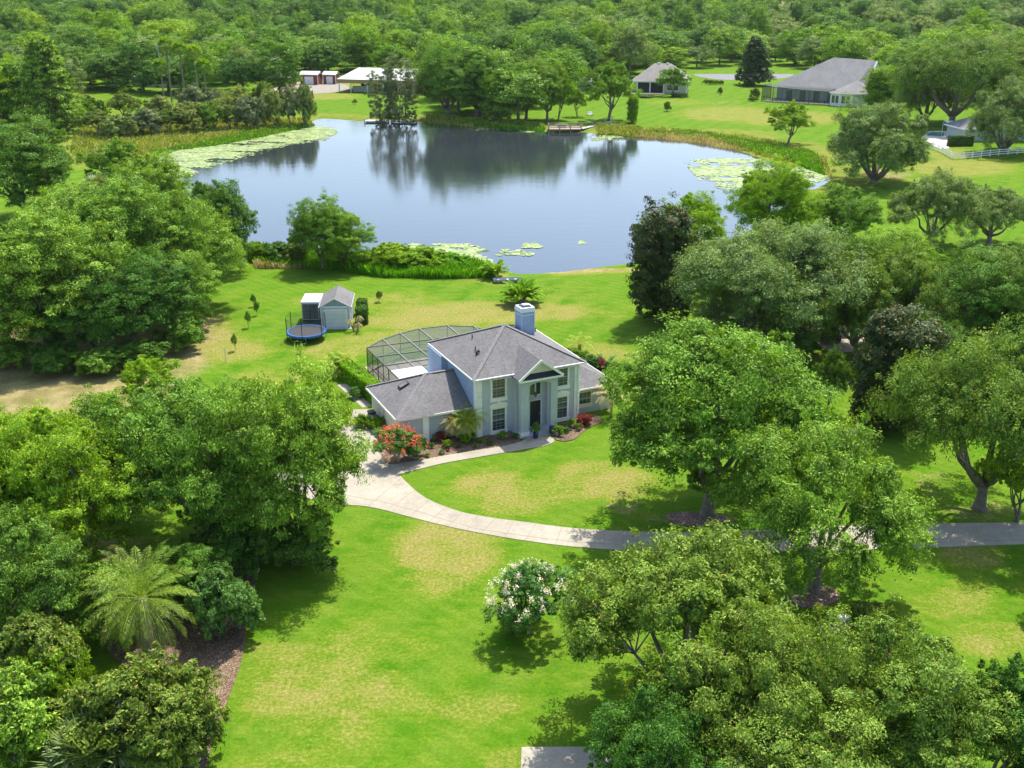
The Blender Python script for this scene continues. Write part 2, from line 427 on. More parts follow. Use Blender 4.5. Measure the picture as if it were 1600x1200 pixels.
# what grows where: R dry grass, G bare dirt, B marsh growth
def PX(X, Y, Z):
    dz = Z-CAM_H; dep = np.maximum(Y*cos(CAM_P)-dz*sin(CAM_P), 1)
    return 800+CAM_F*X/dep, 600-CAM_F*(Y*sin(CAM_P)+dz*cos(CAM_P))/dep
px, py = PX(XX, YY, ZZ*0)
def blob(lst):
    out = np.zeros_like(px)
    for cx, cy, rx, ry, s in lst:
        q = ((px-cx)/rx)**2+((py-cy)/ry)**2
        out = np.maximum(out, s*np.clip(1.5-q*.9, 0, 1))
    return out
dry = blob([(700,858,85,42,1),(690,905,60,25,.7),(768,757,60,22,.9),(790,790,50,18,.8),(850,772,55,22,.7),(925,738,60,18,.8),
  (960,755,60,28,.9),(500,1080,130,60,.7),(440,1030,60,30,.6),(740,1105,70,28,.7),(520,1160,70,30,.5),(630,1090,40,25,.5),
  (620,470,70,12,.6),(760,488,170,17,1),(660,505,110,12,.9),(640,525,90,8,.7),(560,540,70,14,.8),(520,550,60,10,.7),(960,555,60,10,.8),(930,545,50,9,.7),
  (340,545,80,22,.9),(365,545,30,14,.7),(480,470,30,8,.5),(420,590,60,15,.6),(300,520,70,30,.9),(990,590,50,12,.6),
  (1520,865,60,22,.8),(1500,940,60,25,.6),(1560,1000,80,30,.6),(1420,1000,60,20,.3),(1330,690,40,30,.8),(1250,830,60,14,.7),
  (1140,178,80,12,.8),(1230,185,90,12,.8),(1060,160,50,5,.5),(1500,262,90,14,.8),(1440,285,60,8,.5),(1480,240,40,10,.7),(1540,255,60,8,.6),
  (590,140,70,5,.7),(500,150,60,6,.8),(310,200,150,12,.9),(460,192,60,7,.9),(200,215,70,12,.6),(930,422,80,5,1),
  (1010,495,60,20,.25),(870,460,80,10,.35),(470,1190,120,20,.4),(1310,560,60,12,.5),(1480,420,60,12,.3),(620,1010,60,18,.35),(560,1000,70,25,.45),(850,1190,90,25,.5)])
dirt = blob([(60,640,140,70,1),(180,610,120,50,.9),(60,560,120,60,.9),(250,560,80,35,.8),(200,520,160,40,.7),(-60,600,120,100,1),
  (900,418,90,4,.9),(590,196,60,4,.7),(650,186,45,6,.9),(500,132,60,4,.8),(470,142,60,4,.5),(1130,160,30,4,.4),(1350,272,45,8,.9),(1385,275,40,7,.7),(970,792,30,10,.7),(1060,812,50,10,.6),
  (1460,755,30,20,.4),(1530,800,60,18,.5),(0,180,40,6,.8),(960,206,45,5,.7),(1290,600,60,10,.4),(1500,510,120,30,.5),(150,880,100,60,.7),(40,1000,80,160,.6)])
shore = np.clip(1-np.abs(D+4)/7, 0, 1)
marsh = np.maximum(shore*.9*((py < 300) | (px < 800)), blob([(250,205,180,22,1),(130,230,120,30,1),(420,200,90,12,.9),(1240,245,70,22,1),(1100,212,120,10,.9),(650,410,110,18,1),(450,402,80,12,1),(60,200,120,60,.9),(330,250,40,20,.6)]))
marsh *= (D < 1)
forestf = np.clip((YY-395)/40, 0, 1)*.25
me = mesh_np('ground', V, Q, 4)
at = me.color_attributes.new("zone", 'FLOAT_COLOR', 'POINT')
col = np.stack([dry.ravel(), np.maximum(dirt, forestf).ravel(), marsh.ravel(), np.ones(dry.size)], 1).astype(np.float32)
at.data.foreach_set("color", col.ravel())
me.polygons.foreach_set("use_smooth", np.ones(len(Q), bool))
def ground_mat():
    m, n, b = new_mat('lawn_grass')
    tc = N_(n, "ShaderNodeTexCoord").outputs["Object"]
    a = N_(n, "ShaderNodeAttribute"); a.attribute_name = "zone"
    sp = N_(n, "ShaderNodeSeparateColor"); n.links.new(a.outputs["Color"], sp.inputs[0])
    mp = N_(n, "ShaderNodeMapping"); mp.inputs["Scale"].default_value = (.6, 1.3, 1); mp.inputs["Rotation"].default_value = (0, 0, .25)
    n.links.new(tc, mp.inputs[0])
    big = noise(n, .045, 5, tc); mid = noise(n, .38, 7, tc, .65); fine = noise(n, 4.5, 5, tc, .7); vf = noise(n, 16, 2, tc, .7)
    streak = noise(n, .8, 6, mp.outputs[0], .7)
    g = mixc(n, ramp(n, big, .38, .62), (.055,.158,.006), (.085,.196,.008))
    g = mixc(n, ramp(n, mid, .40, .66, 0, .75), g, (.135,.225,.014))
    g = mixc(n, ramp(n, streak, .46, .66, 0, .75), g, (.165,.240,.024))
    # faint mowing passes
    wv = N_(n, "ShaderNodeTexWave"); wv.inputs["Scale"].default_value = .11; wv.inputs["Distortion"].default_value = 6; wv.inputs["Detail"].default_value = 2
    wv.inputs["Detail Scale"].default_value = .3
    n.links.new(mp.outputs[0], wv.inputs[0])
    g = mixc(n, ramp(n, wv.outputs["Fac"], .3, .8, 0, .40), g, (.145,.225,.022))
    w2 = N_(n, "ShaderNodeTexWave"); w2.inputs["Scale"].default_value = .42; w2.inputs["Distortion"].default_value = 2.2; w2.inputs["Detail"].default_value = 2
    w2.inputs["Detail Scale"].default_value = .15; w2.bands_direction = 'DIAGONAL'
    n.links.new(tc, w2.inputs[0])
    g = mixc(n, math_(n, 'MULTIPLY', ramp(n, w2.outputs["Fac"], .2, .8), ramp(n, big, .35, .6, .0, .32)), g, (.060,.150,.008))
    # dry
    def thr(sock, lo, hi, amp=.55):
        t = math_(n, 'ADD', sock, math_(n, 'MULTIPLY', math_(n, 'SUBTRACT', mid, .5), amp*1.4))
        t = math_(n, 'ADD', t, math_(n, 'MULTIPLY', math_(n, 'SUBTRACT', fine, .5), amp*1.5))
        t = math_(n, 'ADD', t, math_(n, 'MULTIPLY', math_(n, 'SUBTRACT', streak, .5), amp*.9))
        return ramp(n, t, lo, hi)
    dcol = mixc(n, ramp(n, fine, .3, .7), (.215,.190,.055), (.36,.27,.115))
    g = mixc(n, thr(sp.outputs[0], .12, .85, 1.0), g, (.165,.215,.020))
    c = mixc(n, math_(n, 'MULTIPLY', thr(sp.outputs[0], .45, 1.25, 1.3), .72), g, dcol)
    drt = mixc(n, ramp(n, mid, .35, .65), (.20,.15,.065), (.37,.295,.14))
    c = mixc(n, math_(n, 'MULTIPLY', thr(sp.outputs[1], .35, .85, .8), .85), c, drt)
    mcol = mixc(n, ramp(n, mid, .4, .62), (.125,.20,.014), (.22,.215,.045))
    c = mixc(n, thr(sp.outputs[2], .25, .6), c, mcol)
    vm = N_(n, "ShaderNodeVectorMath"); vm.operation = 'SCALE'; n.links.new(c, vm.inputs[0])
    n.links.new(math_(n, 'MULTIPLY', ramp(n, fine, .25, .75, .70, 1.25), ramp(n, vf, .25, .75, .72, 1.25)), vm.inputs["Scale"])
    n.links.new(vm.outputs[0], b.inputs["Base Color"]); b.inputs["Roughness"].default_value = .95
    b.inputs["Specular IOR Level"].default_value = .03
    bump(n, b, math_(n, 'ADD', fine, vf), .6, .06)
    return m
ground = link('ground', me, ground_mat()); tag(ground, kind='structure')
# water sheet (a little larger than the shore, the banks rise out of it)
wx, wy = lakes[:, 0], lakes[:, 1]
bw = MB(); bw.poly([(wx.min()-3, wy.min()-3, WL), (wx.max()+3, wy.min()-3, WL), (wx.max()+3, wy.max()+3, WL), (wx.min()-3, wy.max()+3, WL)])
tag(bw.build('lake_water', M['water']), kind='structure')

def sheet(name, pts, z0, z1, mat, kind='structure', smooth=4, closed=True):
    P = np.array([G(*p) for p in pts])
    if smooth: P = catmull(P, smooth)
    o = MB().prism([tuple(p) for p in P], z0, z1).build(name, mat); tag(o, kind=kind); return o
up = [(575,640),(588,675),(602,712),(622,740),(660,775),(710,797),(760,808),(820,816),(900,826),(1000,831),(1100,831),(1200,828),(1300,823),(1400,820),(1500,818),(1650,816)]
lo = [(1650,849),(1500,854),(1400,858),(1300,861),(1200,862),(1100,862),(1000,861),(900,855),(820,845),(760,835),(700,823),(640,808),(575,792),(500,785),(440,760)]
def strip_curve(P, n=5):
    P = [np.array(G(*p)) for p in P]; out = []
    for i in range(len(P)-1):
        p0 = P[max(i-1, 0)]; p1 = P[i]; p2 = P[i+1]; p3 = P[min(i+2, len(P)-1)]
        for k in range(n):
            t = k/n; out.append(.5*((2*p1)+(-p0+p2)*t+(2*p0-5*p1+4*p2-p3)*t*t+(-p0+3*p1-3*p2+p3)*t**3))
    out.append(P[-1]); return out
dp = strip_curve(up)+strip_curve(lo)+[np.array(G(415,700)), np.array(G(470,648)), np.array(G(560,640))]
tag(MB().prism([tuple(p) for p in dp], -.1, .035).build('driveway', M['concrete']), kind='structure')
# expansion joints cut as thin dark strips
jm = plain('joint_strip_brown', (.24,.20,.15), .9)
J = MB()
U = strip_curve(up[3:], 8); Lw = strip_curve(lo[:-2][::-1], 8)
for k in range(0, 40):
    pu = U[min(2+k*2, len(U)-1)]
    dd = [np.linalg.norm(q-pu) for q in Lw]; q = Lw[int(np.argmin(dd))]
    if k % 2 == 0: J.beam((pu[0], pu[1], .036), (q[0], q[1], .036), .03, .006)
mid = [G(x, y) for x, y in [(470,757),(560,778),(600,785),(660,802),(740,826),(820,838),(900,848),(1000,853),(1100,854),(1200,853),(1300,852),(1450,849),(1620,843)]]
for a, b in zip(mid[:-1], mid[1:]): J.beam((*a, .0375), (*b, .0375), .03, .006)
tag(J.build('driveway_joints', jm), kind='structure')
wk = strip_curve([(598,722),(640,722),(690,713),(740,705),(790,697),(812,691),(822,686)])+strip_curve([(862,682),(866,690),(850,697),(800,706),(740,716),(690,725),(650,735),(622,742)])
tag(MB().prism([tuple(p) for p in wk], -.1, .05).build('front_walkway', M['concrete']), kind='structure')
sheet('mulch_bed', [(590,690),(597,715),(608,726),(640,722),(690,713),(740,705),(790,697),(808,692),(815,684),(800,672),(745,680),(700,684),(660,688),(640,680),(600,672)], -.05, .062, M['gravelbed'])
sheet('mulch_bed', [(862,684),(880,690),(897,687),(908,678),(922,668),(940,660),(930,648),(905,652),(880,662),(862,668)], -.05, .062, M['gravelbed'])
sheet('mulch_bed', [(400,880),(388,960),(378,1030),(350,1110),(322,1200),(318,1260),(230,1260),(270,1130),(230,1060),(180,1030),(150,960),(250,930),(330,900)], -.05, .05, M['gravelbed'])
sheet('mulch_bed', [(1228,935),(1236,920),(1268,915),(1300,920),(1312,934),(1296,945),(1262,950),(1238,946)], -.05, .05, M['mulch'])
sheet('mulch_bed', [(1295,985),(1320,975),(1345,985),(1340,1000),(1310,1003)], -.05, .05, M['mulch'])
sheet('leaf_litter', [(1040,806),(1070,800),(1120,804),(1150,814),(1110,822),(1060,820)], -.05, .04, M['mulch'])
sheet('concrete_pad', [(815,1168),(960,1167),(962,1260),(812,1260)], -.1, .035, M['concrete'], smooth=0)
# street and drives far behind
far_asph = plain('street_asphalt', (.19,.185,.19), .9, .12, .6)
sheet('street', [(1085,112),(1130,107),(1200,106),(1400,104),(1650,100),(1650,92),(1400,97),(1200,99),(1130,100),(1085,105)], -.1, .03, far_asph)
sheet('cul_de_sac', [(1083,116),(1110,108),(1160,107),(1230,112),(1235,120),(1190,125),(1120,124)], -.1, .036, far_asph)
sheet('gravel_yard', [(420,133),(470,128),(530,130),(545,140),(500,146),(440,144)], -.05, .03, plain('pale_gravel', (.27,.24,.19), .95, .2, 1))
sheet('neighbour_driveway', [(1275,500),(1320,490),(1375,505),(1380,530),(1330,550),(1280,540)], -.05, .035, M['concrete'])

# ------------------------------------------------------------------ vegetation builders
def cards(C, Nn, ln, wd, rng):
    """rhombic leaf sprays: centres, normals, half-length, half-width"""
    n = len(C)
    Nn = Nn/np.maximum(np.linalg.norm(Nn, axis=1, keepdims=True), 1e-6)
    t = rng.normal(size=(n, 3)); t -= Nn*(t*Nn).sum(1, keepdims=True)
    t /= np.maximum(np.linalg.norm(t, axis=1, keepdims=True), 1e-6); b = np.cross(Nn, t)
    ln = np.asarray(ln).reshape(-1, 1); wd = np.asarray(wd).reshape(-1, 1)
    Vv = np.empty((n, 4, 3)); Vv[:, 0] = C-t*ln; Vv[:, 1] = C+b*wd+Nn*wd*.3; Vv[:, 2] = C+t*ln; Vv[:, 3] = C-b*wd+Nn*wd*.3
    return Vv.reshape(-1, 3)
def quads(nv): return np.arange(nv, dtype=np.int32).reshape(-1, 4)
def unit(n, rng, zmin=-1.0):
    v = rng.normal(size=(n*5+20, 3)); v /= np.linalg.norm(v, axis=1, keepdims=True)
    v = v[v[:, 2] > zmin][:n]; return v

def make_tree(name, seed, R, H, base, nlobe, nclump, nleaf, lsz, shape='round', lobe=.36, trunk=.35, limbs=True, droop=0.0, fill=.72, asp=.42, multi=1, lowz=-.55, lod=False, lod_smooth=False):
    """returns (trunk mesh, crown mesh); crown spans z base..H, radius R"""
    rng = np.random.default_rng(seed); cz = (base+H)/2; rz = (H-base)/2
    # spread lobe directions evenly
    k = np.arange(nlobe)+.5; ph = np.arccos(1-2*k/nlobe*(1-lowz)/2); th = pi*(1+5**.5)*k+rng.uniform(0, 6)
    dirs = np.stack([np.cos(th)*np.sin(ph), np.sin(th)*np.sin(ph), np.cos(ph)], 1)+rng.normal(0, .16, (nlobe, 3))
    rr = rng.uniform(fill-.14, fill+.08, nlobe)
    dz_ = np.clip(dirs[:, 2], -1, 1); rxy = np.maximum(np.hypot(dirs[:, 0], dirs[:, 1]), .05)
    bx_ = np.where(dz_ < 0, np.sqrt(np.clip(1-np.abs(dz_)**3.2, 0, 1))/rxy, 1.0); bx_ = np.clip(bx_, 1, 3.0)
    inner = rng.random(nlobe) < .12; bx_ = np.where(inner, bx_*.5, bx_)
    LC = dirs*rr[:, None]*np.array([R, R, rz]); LC[:, :2] *= bx_[:, None]
    if shape == 'cone':
        zt = np.linspace(-.9, .86, nlobe)+rng.normal(0, .03, nlobe)
        rad = (1-((zt+1)/2)**1.35)*.78+.06
        a = np.arange(nlobe)*2.4+rng.uniform(0, .5, nlobe)
        LC = np.stack([np.cos(a)*rad*R*.8, np.sin(a)*rad*R*.8, zt*rz], 1)
        lr = R*lobe*(.55+.7*rad)
    elif shape == 'tower':
        zt = np.linspace(-.85, .85, nlobe)+rng.normal(0, .05, nlobe)
        rad = .35+.4*np.sqrt(np.clip(1-zt**2, 0, 1))
        a = np.arange(nlobe)*2.4+rng.uniform(0, .9, nlobe)
        LC = np.stack([np.cos(a)*rad*R*.75, np.sin(a)*rad*R*.75, zt*rz], 1)
        lr = R*lobe*rng.uniform(.8, 1.2, nlobe)
    else:
        lr = R*lobe*rng.uniform(.55, 1.35, nlobe)
        if shape == 'flat':
            rr2 = np.hypot(LC[:, 0], LC[:, 1])/R
            LC[:, 2] = rz*(.62*np.sqrt(np.clip(1.05-rr2**2, 0, 1))-.25)*1.0+rng.normal(0, .10*rz, nlobe)-droop*rz*rr2**2
    if not lod_smooth:
        aa = np.arctan2(LC[:, 1], LC[:, 0]); dfm = 1+.13*np.sin(aa*2+rng.uniform(0, 6))+.10*np.sin(aa*3+rng.uniform(0, 6))
        LC[:, :2] *= dfm[:, None]; LC[:, 2] *= 1+.10*np.sin(aa+rng.uniform(0, 6))
    LC[:, 2] += cz
    Cs, Ns = [], []
    zsq = .80 if shape in ('flat',) else .92
    for i in range(nlobe):
        u = unit(nclump, rng, -.65)
        cl = LC[i]+u*lr[i]*rng.uniform(.62, 1.05, (len(u), 1))*np.array([1, 1, zsq])
        sp_ = rng.random(len(u)) < .22; cl[sp_] += (u[sp_]+np.array([0, 0, .35]))*lr[i]*rng.uniform(.10, .30, (sp_.sum(), 1))
        cr = lr[i]*rng.uniform(.13, .33, (len(u), 1, 1)); cr[sp_] *= .7
        g = rng.normal(size=(len(u), nleaf, 3)); g /= (1+.35*np.linalg.norm(g, axis=2, keepdims=True))
        p = cl[:, None, :]+g*cr*np.array([1.15, 1.15, .62])
        if droop: p[:, :, 2] -= droop*rng.exponential(.5, (len(u), nleaf))*cr[:, :, 0]
        nn = u[:, None, :]*.75+np.array([0, 0, .45])+rng.normal(0, .28, (len(u), 1, 3))+rng.normal(0, .40, (len(u), nleaf, 3))
        Cs.append(p.reshape(-1, 3)); Ns.append(nn.reshape(-1, 3))
    C = np.concatenate(Cs); Nn = np.concatenate(Ns)
    rq = np.quantile(np.hypot(C[:, 0], C[:, 1]), .965); zq = np.quantile(C[:, 2], .992)
    fx = R/rq; fz = (H-base)/(zq-base)
    C[:, :2] *= fx; C[:, 2] = base+(C[:, 2]-base)*fz; LC[:, :2] *= fx; LC[:, 2] = base+(LC[:, 2]-base)*fz
    C[:, 2] = np.maximum(C[:, 2], .12)
    s = lsz*rng.uniform(.6, 1.3, len(C))
    Vv = cards(C, Nn, s*.62, s*.62*asp, rng)
    crown = mesh_np(name+'_crown', Vv, quads(len(Vv)), 4)
    # trunk and limbs
    b = MB(); tr = trunk
    fork = base*.75+ .10*(H-base) if base > .6 else .5
    stems = []
    for m_ in range(multi):
        a = rng.uniform(0, 6.28)+m_*6.28/multi; off = (0 if multi == 1 else R*.10)
        pts = [(0+off*.3*cos(a), off*.3*sin(a), -.2), (off*.5*cos(a), off*.5*sin(a), .3)]
        tx, ty = off*2*cos(a)+rng.normal(0, .12), off*2*sin(a)+rng.normal(0, .12)
        pts += [(tx*.5, ty*.5, fork*.5), (tx, ty, fork)]
        k_ = tr if multi == 1 else tr*.6
        b.tube(pts, [k_*1.7, k_*1.15, k_*.95, k_*.85], 8 if not lod else 5)
        stems.append((tx, ty, fork, k_))
        top = (tx*1.5, ty*1.5, fork+(H-fork)*.75)
        b.tube([(tx, ty, fork-.05), ((tx+top[0])/2+rng.normal(0, .3), (ty+top[1])/2+rng.normal(0, .3), (fork+top[2])/2), top], [k_*.8, k_*.45, .05], 6 if not lod else 4)
    if limbs:
        nm = 6; ma = rng.uniform(0, 6.28)+np.arange(nm)*6.28/nm+rng.normal(0, .2, nm); mains = []
        for q in range(nm):
            st = stems[q % len(stems)]
            e = Vector((cos(ma[q])*R*.50, sin(ma[q])*R*.50, base+(H-base)*rng.uniform(.40, .66)))
            s0 = Vector((st[0], st[1], st[2]*rng.uniform(.75, 1.0))); kk = st[3]*rng.uniform(.48, .68)
            pts = [s0]; 
            for t in (.25, .5, .75, 1.0):
                p = s0.lerp(e, t); p += Vector((rng.normal(0, .22), rng.normal(0, .22), -.5*(R/7)*sin(t*pi)+rng.normal(0, .15)))*(1 if t < 1 else .3); pts.append(p)
            b.tube(pts, [kk, kk*.85, kk*.68, kk*.5, kk*.32], 7); mains.append((pts, kk))
        for i in range(nlobe):
            e0 = Vector(LC[i]); best = min(((p, kk, ti) for pts, kk in mains for ti, p in enumerate(pts[1:], 1)), key=lambda a: (a[0]-e0).length+.25*a[2]*0)
            s0, kk, ti = best; kk = kk*(.52-.07*ti); md = s0.lerp(e0, .5)+Vector((rng.normal(0, .3), rng.normal(0, .3), rng.normal(0, .2)))
            b.tube([s0, md, e0], [kk, kk*.6, .03], 5)
            for _ in range(3):
                d = Vector(unit(1, rng, -.2)[0]); b.tube([md.lerp(e0, .5), e0+d*lr[i]*.5, e0+d*lr[i]*.9], [kk*.4, kk*.25, .015], 4)
    tm = bpy.data.meshes.new(name+'_trunk'); tm.from_pydata(b.v, [], b.f); tm.update()
    tm.polygons.foreach_set("use_smooth", [True]*len(tm.polygons))
    for mm in (tm, crown): mm.materials.append(None)
    return dict(trunk=tm, crown=crown, R=R, H=H)

P_ = {}
P_['oak0'] = make_tree('oak0', 11, 7.5, 12.5, 1.4, 48, 32, 90, .20, lobe=.25, trunk=.42, lowz=-.8)
P_['oak1'] = make_tree('oak1', 12, 7.0, 12.0, 1.2, 42, 32, 90, .20, lobe=.27, trunk=.42, fill=.68, lowz=-.8)
P_['oak2'] = make_tree('oak2', 13, 6.0, 11.0, 1.0, 30, 32, 96, .195, lobe=.30, trunk=.38, lowz=-.8)
P_['live0'] = make_tree('live0', 21, 9.0, 10.5, 1.0, 52, 36, 70, .20, 'flat', lobe=.20, trunk=.50, droop=.45, fill=.74, asp=.38)
P_['live1'] = make_tree('live1', 22, 7.5, 9.0, 1.0, 42, 36, 74, .19, 'flat', lobe=.22, trunk=.45, droop=.5, fill=.72, asp=.38)
P_['live2'] = make_tree('live2', 23, 8.0, 11.0, .5, 52, 34, 70, .20, 'round', lobe=.22, trunk=.50, droop=.5, fill=.74, asp=.38, lowz=-.8)
P_['open0'] = make_tree('open0', 31, 7.0, 10.0, 1.3, 54, 26, 84, .175, 'flat', lobe=.20, trunk=.34, droop=.7, fill=.74, asp=.38)
P_['open1'] = make_tree('open1', 32, 5.0, 8.0, 2.0, 28, 24, 60, .20, 'round', lobe=.24, trunk=.28, fill=.72, multi=2)
P_['cone0'] = make_tree('cone0', 51, 3.6, 10.0, .5, 40, 24, 60, .22, 'cone', lobe=.36, trunk=.22, asp=.5)
P_['cone1'] = make_tree('cone1', 52, 3.9, 9.5, .4, 34, 26, 66, .21, 'tower', lobe=.42, trunk=.24, asp=.55)
P_['wisp0'] = make_tree('wisp0', 61, 4.0, 13.0, .6, 34, 14, 44, .42, 'tower', lobe=.26, trunk=.20, multi=3, asp=.13, droop=-.5)
P_['bush0'] = make_tree('bush0', 71, 2.0, 3.0, .05, 20, 26, 60, .135, lobe=.36, trunk=.08, limbs=True, lowz=-.5, multi=3)
P_['bush1'] = make_tree('bush1', 72, 2.2, 2.4, .05, 22, 26, 60, .125, lobe=.32, trunk=.07, limbs=True, lowz=-.4, multi=3)
P_['shrub'] = make_tree('shrub', 73, .6, .8, .02, 8, 14, 26, .10, lobe=.42, trunk=.02, limbs=False, lowz=-.3)
P_['mid0'] = make_tree('mid0', 81, 6.5, 13.0, .6, 18, 26, 46, .36, lobe=.44, fill=.58, lod_smooth=True, trunk=.35, limbs=False, lowz=-.7)
P_['mid1'] = make_tree('mid1', 82, 6.0, 12.0, .5, 15, 28, 50, .36, lobe=.48, fill=.56, lod_smooth=True, trunk=.35, limbs=False, lowz=-.7)
P_['mid2'] = make_tree('mid2', 83, 5.2, 14.0, .6, 18, 24, 46, .36, 'tower', lobe=.46, lod_smooth=True, trunk=.35, limbs=False)
P_['mid3'] = make_tree('mid3', 84, 7.5, 11.0, .5, 20, 26, 46, .36, 'flat', lobe=.36, lod_smooth=True, trunk=.40, limbs=False, droop=.4)

def setmat(o, m):
    o.material_slots[0].link = 'OBJECT'; o.material_slots[0].material = m
_rr = random.Random(5)
def plant(p, leaf, x, y, r, h, label, cat='tree', group=None, name='tree', bark=None, rz=None, tilt=0, z=None):
    pr = P_[p]; sxy = r/pr['R']; s_z = h/pr['H']
    a = _rr.uniform(0, 6.28) if rz is None else rz
    gz_ = ground_z(x, y) if z is None else z
    e = empty(name, (x, y, gz_), a, label, cat, group, (sxy, sxy*_rr.uniform(.93, 1.07), s_z))
    t = link('trunk', pr['trunk'], None, e); setmat(t, bark or BARK)
    c = link('crown', pr['crown'], None, e); setmat(c, L[leaf])
    return e
def solve_h(y, r, ytop):
    lo_, hi_ = .2, 40.
    for _ in range(40):
        m_ = (lo_+hi_)/2
        if proj(0, y+r*.25, m_)[1] > ytop: lo_ = m_
        else: hi_ = m_
    return m_
def ptree(p, leaf, cx, yb, wpx, yt, label, **kw):
    """tree whose trunk foot is at photo point (cx, yb), crown wpx wide and reaching up to yt"""
    bx = kw.pop('bx', None)
    x, y = G(cx, yb); h = None; r = 3.
    for _ in range(4):
        h = solve_h(y, r, yt); dep = proj(x, y, h*.6)[2]; r = wpx/2/CAM_F*dep
    return plant(p, leaf, x, y, r*.97, h*1.0, label, **kw)

def frond_mesh(name, nf, length, seed, el0, el1, leaflets=46, llen=.42, lw=.035, vtwist=.5, petiole=.12, base_r=.12, curve=1.25):
    """feather-leaved palm crown around the origin"""
    rng = np.random.default_rng(seed); Vs = []
    for i in range(nf):
        az = i*2.39996+rng.normal(0, .1); el = el1+(el0-el1)*((i+.5)/nf)**.8; Lf = length*rng.uniform(.85, 1.05)
        t = np.linspace(0, 1, leaflets); ang = el-curve*t**1.6*(.7+.3*rng.random())
        dr = np.cos(ang)*Lf/leaflets; dz = np.sin(ang)*Lf/leaflets
        r = base_r+np.cumsum(dr); z = np.cumsum(dz)
        P = np.stack([np.cos(az)*r, np.sin(az)*r, z], 1)
        T = np.stack([np.cos(az)*np.cos(ang), np.sin(az)*np.cos(ang), np.sin(ang)], 1)
        side = np.array([-sin(az), cos(az), 0.]); Nn = np.cross(T, side)
        # rachis ribbon
        w_ = .035*(1-t*.8)[:, None]
        A = P+side*w_; B = P-side*w_
        q = np.stack([A[:-1], A[1:], B[1:], B[:-1]], 1); Vs.append(q.reshape(-1, 3))
        k = t > petiole
        for s in (-1, 1):
            ll = llen*(np.sin(np.clip((t-petiole*.6)*1.15, 0, 1)*pi)**.45+.12)*rng.uniform(.85, 1.1, leaflets)
            d = side*s*.80+T*.62+Nn*rng.uniform(-.15, .65, (leaflets, 1))*vtwist*np.sign(Nn[:, 2:3]+1e-6)
            d[:, 2] -= .10; d /= np.linalg.norm(d, axis=1, keepdims=True)
            e = P+d*ll[:, None]; e[:, 2] -= ll*.18; m_ = P+d*ll[:, None]*.5+T*lw*.6
            m2 = P+d*ll[:, None]*.45-T*lw*.6
            q = np.stack([P, m_, e, m2], 1)[k]; Vs.append(q.reshape(-1, 3))
    Vv = np.concatenate(Vs); return mesh_np(name, Vv, quads(len(Vv)), 4)
def fan_mesh(name, nf, rad, seed, el0=1.2, el1=-.9, pet=.8, seg=22, lw=.06):
    """fan-leaved palm crown"""
    rng = np.random.default_rng(seed); Vs = []
    for i in range(nf):
        az = i*2.39996+rng.normal(0, .1); el = el1+(el0-el1)*((i+.5)/nf)**.9
        d = np.array([cos(az)*cos(el), sin(az)*cos(el), sin(el)]); side = np.array([-sin(az), cos(az), 0.]); Nn = np.cross(d, side)
        p = d*pet*rad; A = side*.02
        Vs.append(np.array([A*0-A, A, p+A, p-A]))
        for a in np.linspace(-1.75, 1.75, seg):
            dd = d*cos(a)+side*sin(a)+Nn*.12*rng.normal(); e = p+dd*rad*(.85-.22*abs(a)/1.75)*rng.uniform(.9, 1.05); e[2] -= rad*.16
            pn = np.cross(dd, Nn); m_ = (p+e)/2
            Vs.append(np.array([p, m_+pn*lw, e, m_-pn*lw]))
    Vv = np.concatenate(Vs); return mesh_np(name, Vv, quads(len(Vv)), 4)
PALMC = {}
PALMC['date'] = frond_mesh('date_palm_crown', 60, 4.2, 1, -.6, 1.5, 46, .50, .034, curve=1.35)
PALMC['pygmy'] = frond_mesh('pygmy_palm_crown', 34, 1.75, 2, -.5, 1.3, 34, .34, .022, curve=1.35)
PALMC['dry'] = frond_mesh('dry_palm_skirt', 16, 1.5, 3, -1.1, -.2, 26, .30, .022, curve=.9)
PALMC['fan'] = fan_mesh('fan_palm_crown', 46, 1.5, 4)
PALMC['robusta'] = fan_mesh('tall_fan_palm_crown', 40, 1.3, 5, 1.3, -.5)
PALMC['banana'] = frond_mesh('banana_crown', 12, 2.4, 6, .3, 1.35, 26, .42, .16, .1, curve=1.2)
for k_ in PALMC: PALMC[k_].materials.append(None)
def palm(kind, x, y, h, scale, label, leaf='palm', tr=.2, cat='palm tree', name='palm_tree', group=None, skirt=False, lean=(0, 0), stems=1, spread=.5):
    e = empty(name, (x, y, ground_z(x, y)), _rr.uniform(0, 6), label, cat, group)
    for i in range(stems):
        a = 6.28*i/stems; ox, oy = ((0, 0) if stems == 1 else (cos(a)*spread*.3, sin(a)*spread*.3))
        tx, ty = ox*2.6+lean[0], oy*2.6+lean[1]; hh = h*(1-.14*i)
        b = MB(); n = 9
        b.tube([(ox+(tx-ox)*(t/n)**1.4, oy+(ty-oy)*(t/n)**1.4, -.2+(hh+.2)*t/n) for t in range(n+1)], [tr*(1.35-.35*min(1, t/2))*(1+.07*(t % 2)) for t in range(n)]+[tr*1.1], 9)
        b.build('trunk', BARKP, e, smooth=True)
        c = link('crown', PALMC[kind], None, e, (tx, ty, hh)); c.scale = (scale,)*3; setmat(c, L[leaf]); c.rotation_euler = (0, 0, i*1.1)
        if skirt:
            c = link('dry_fronds', PALMC['dry'], None, e, (tx, ty, hh-.05)); c.scale = (scale*.95,)*3; setmat(c, L['drypalm'])
    return e

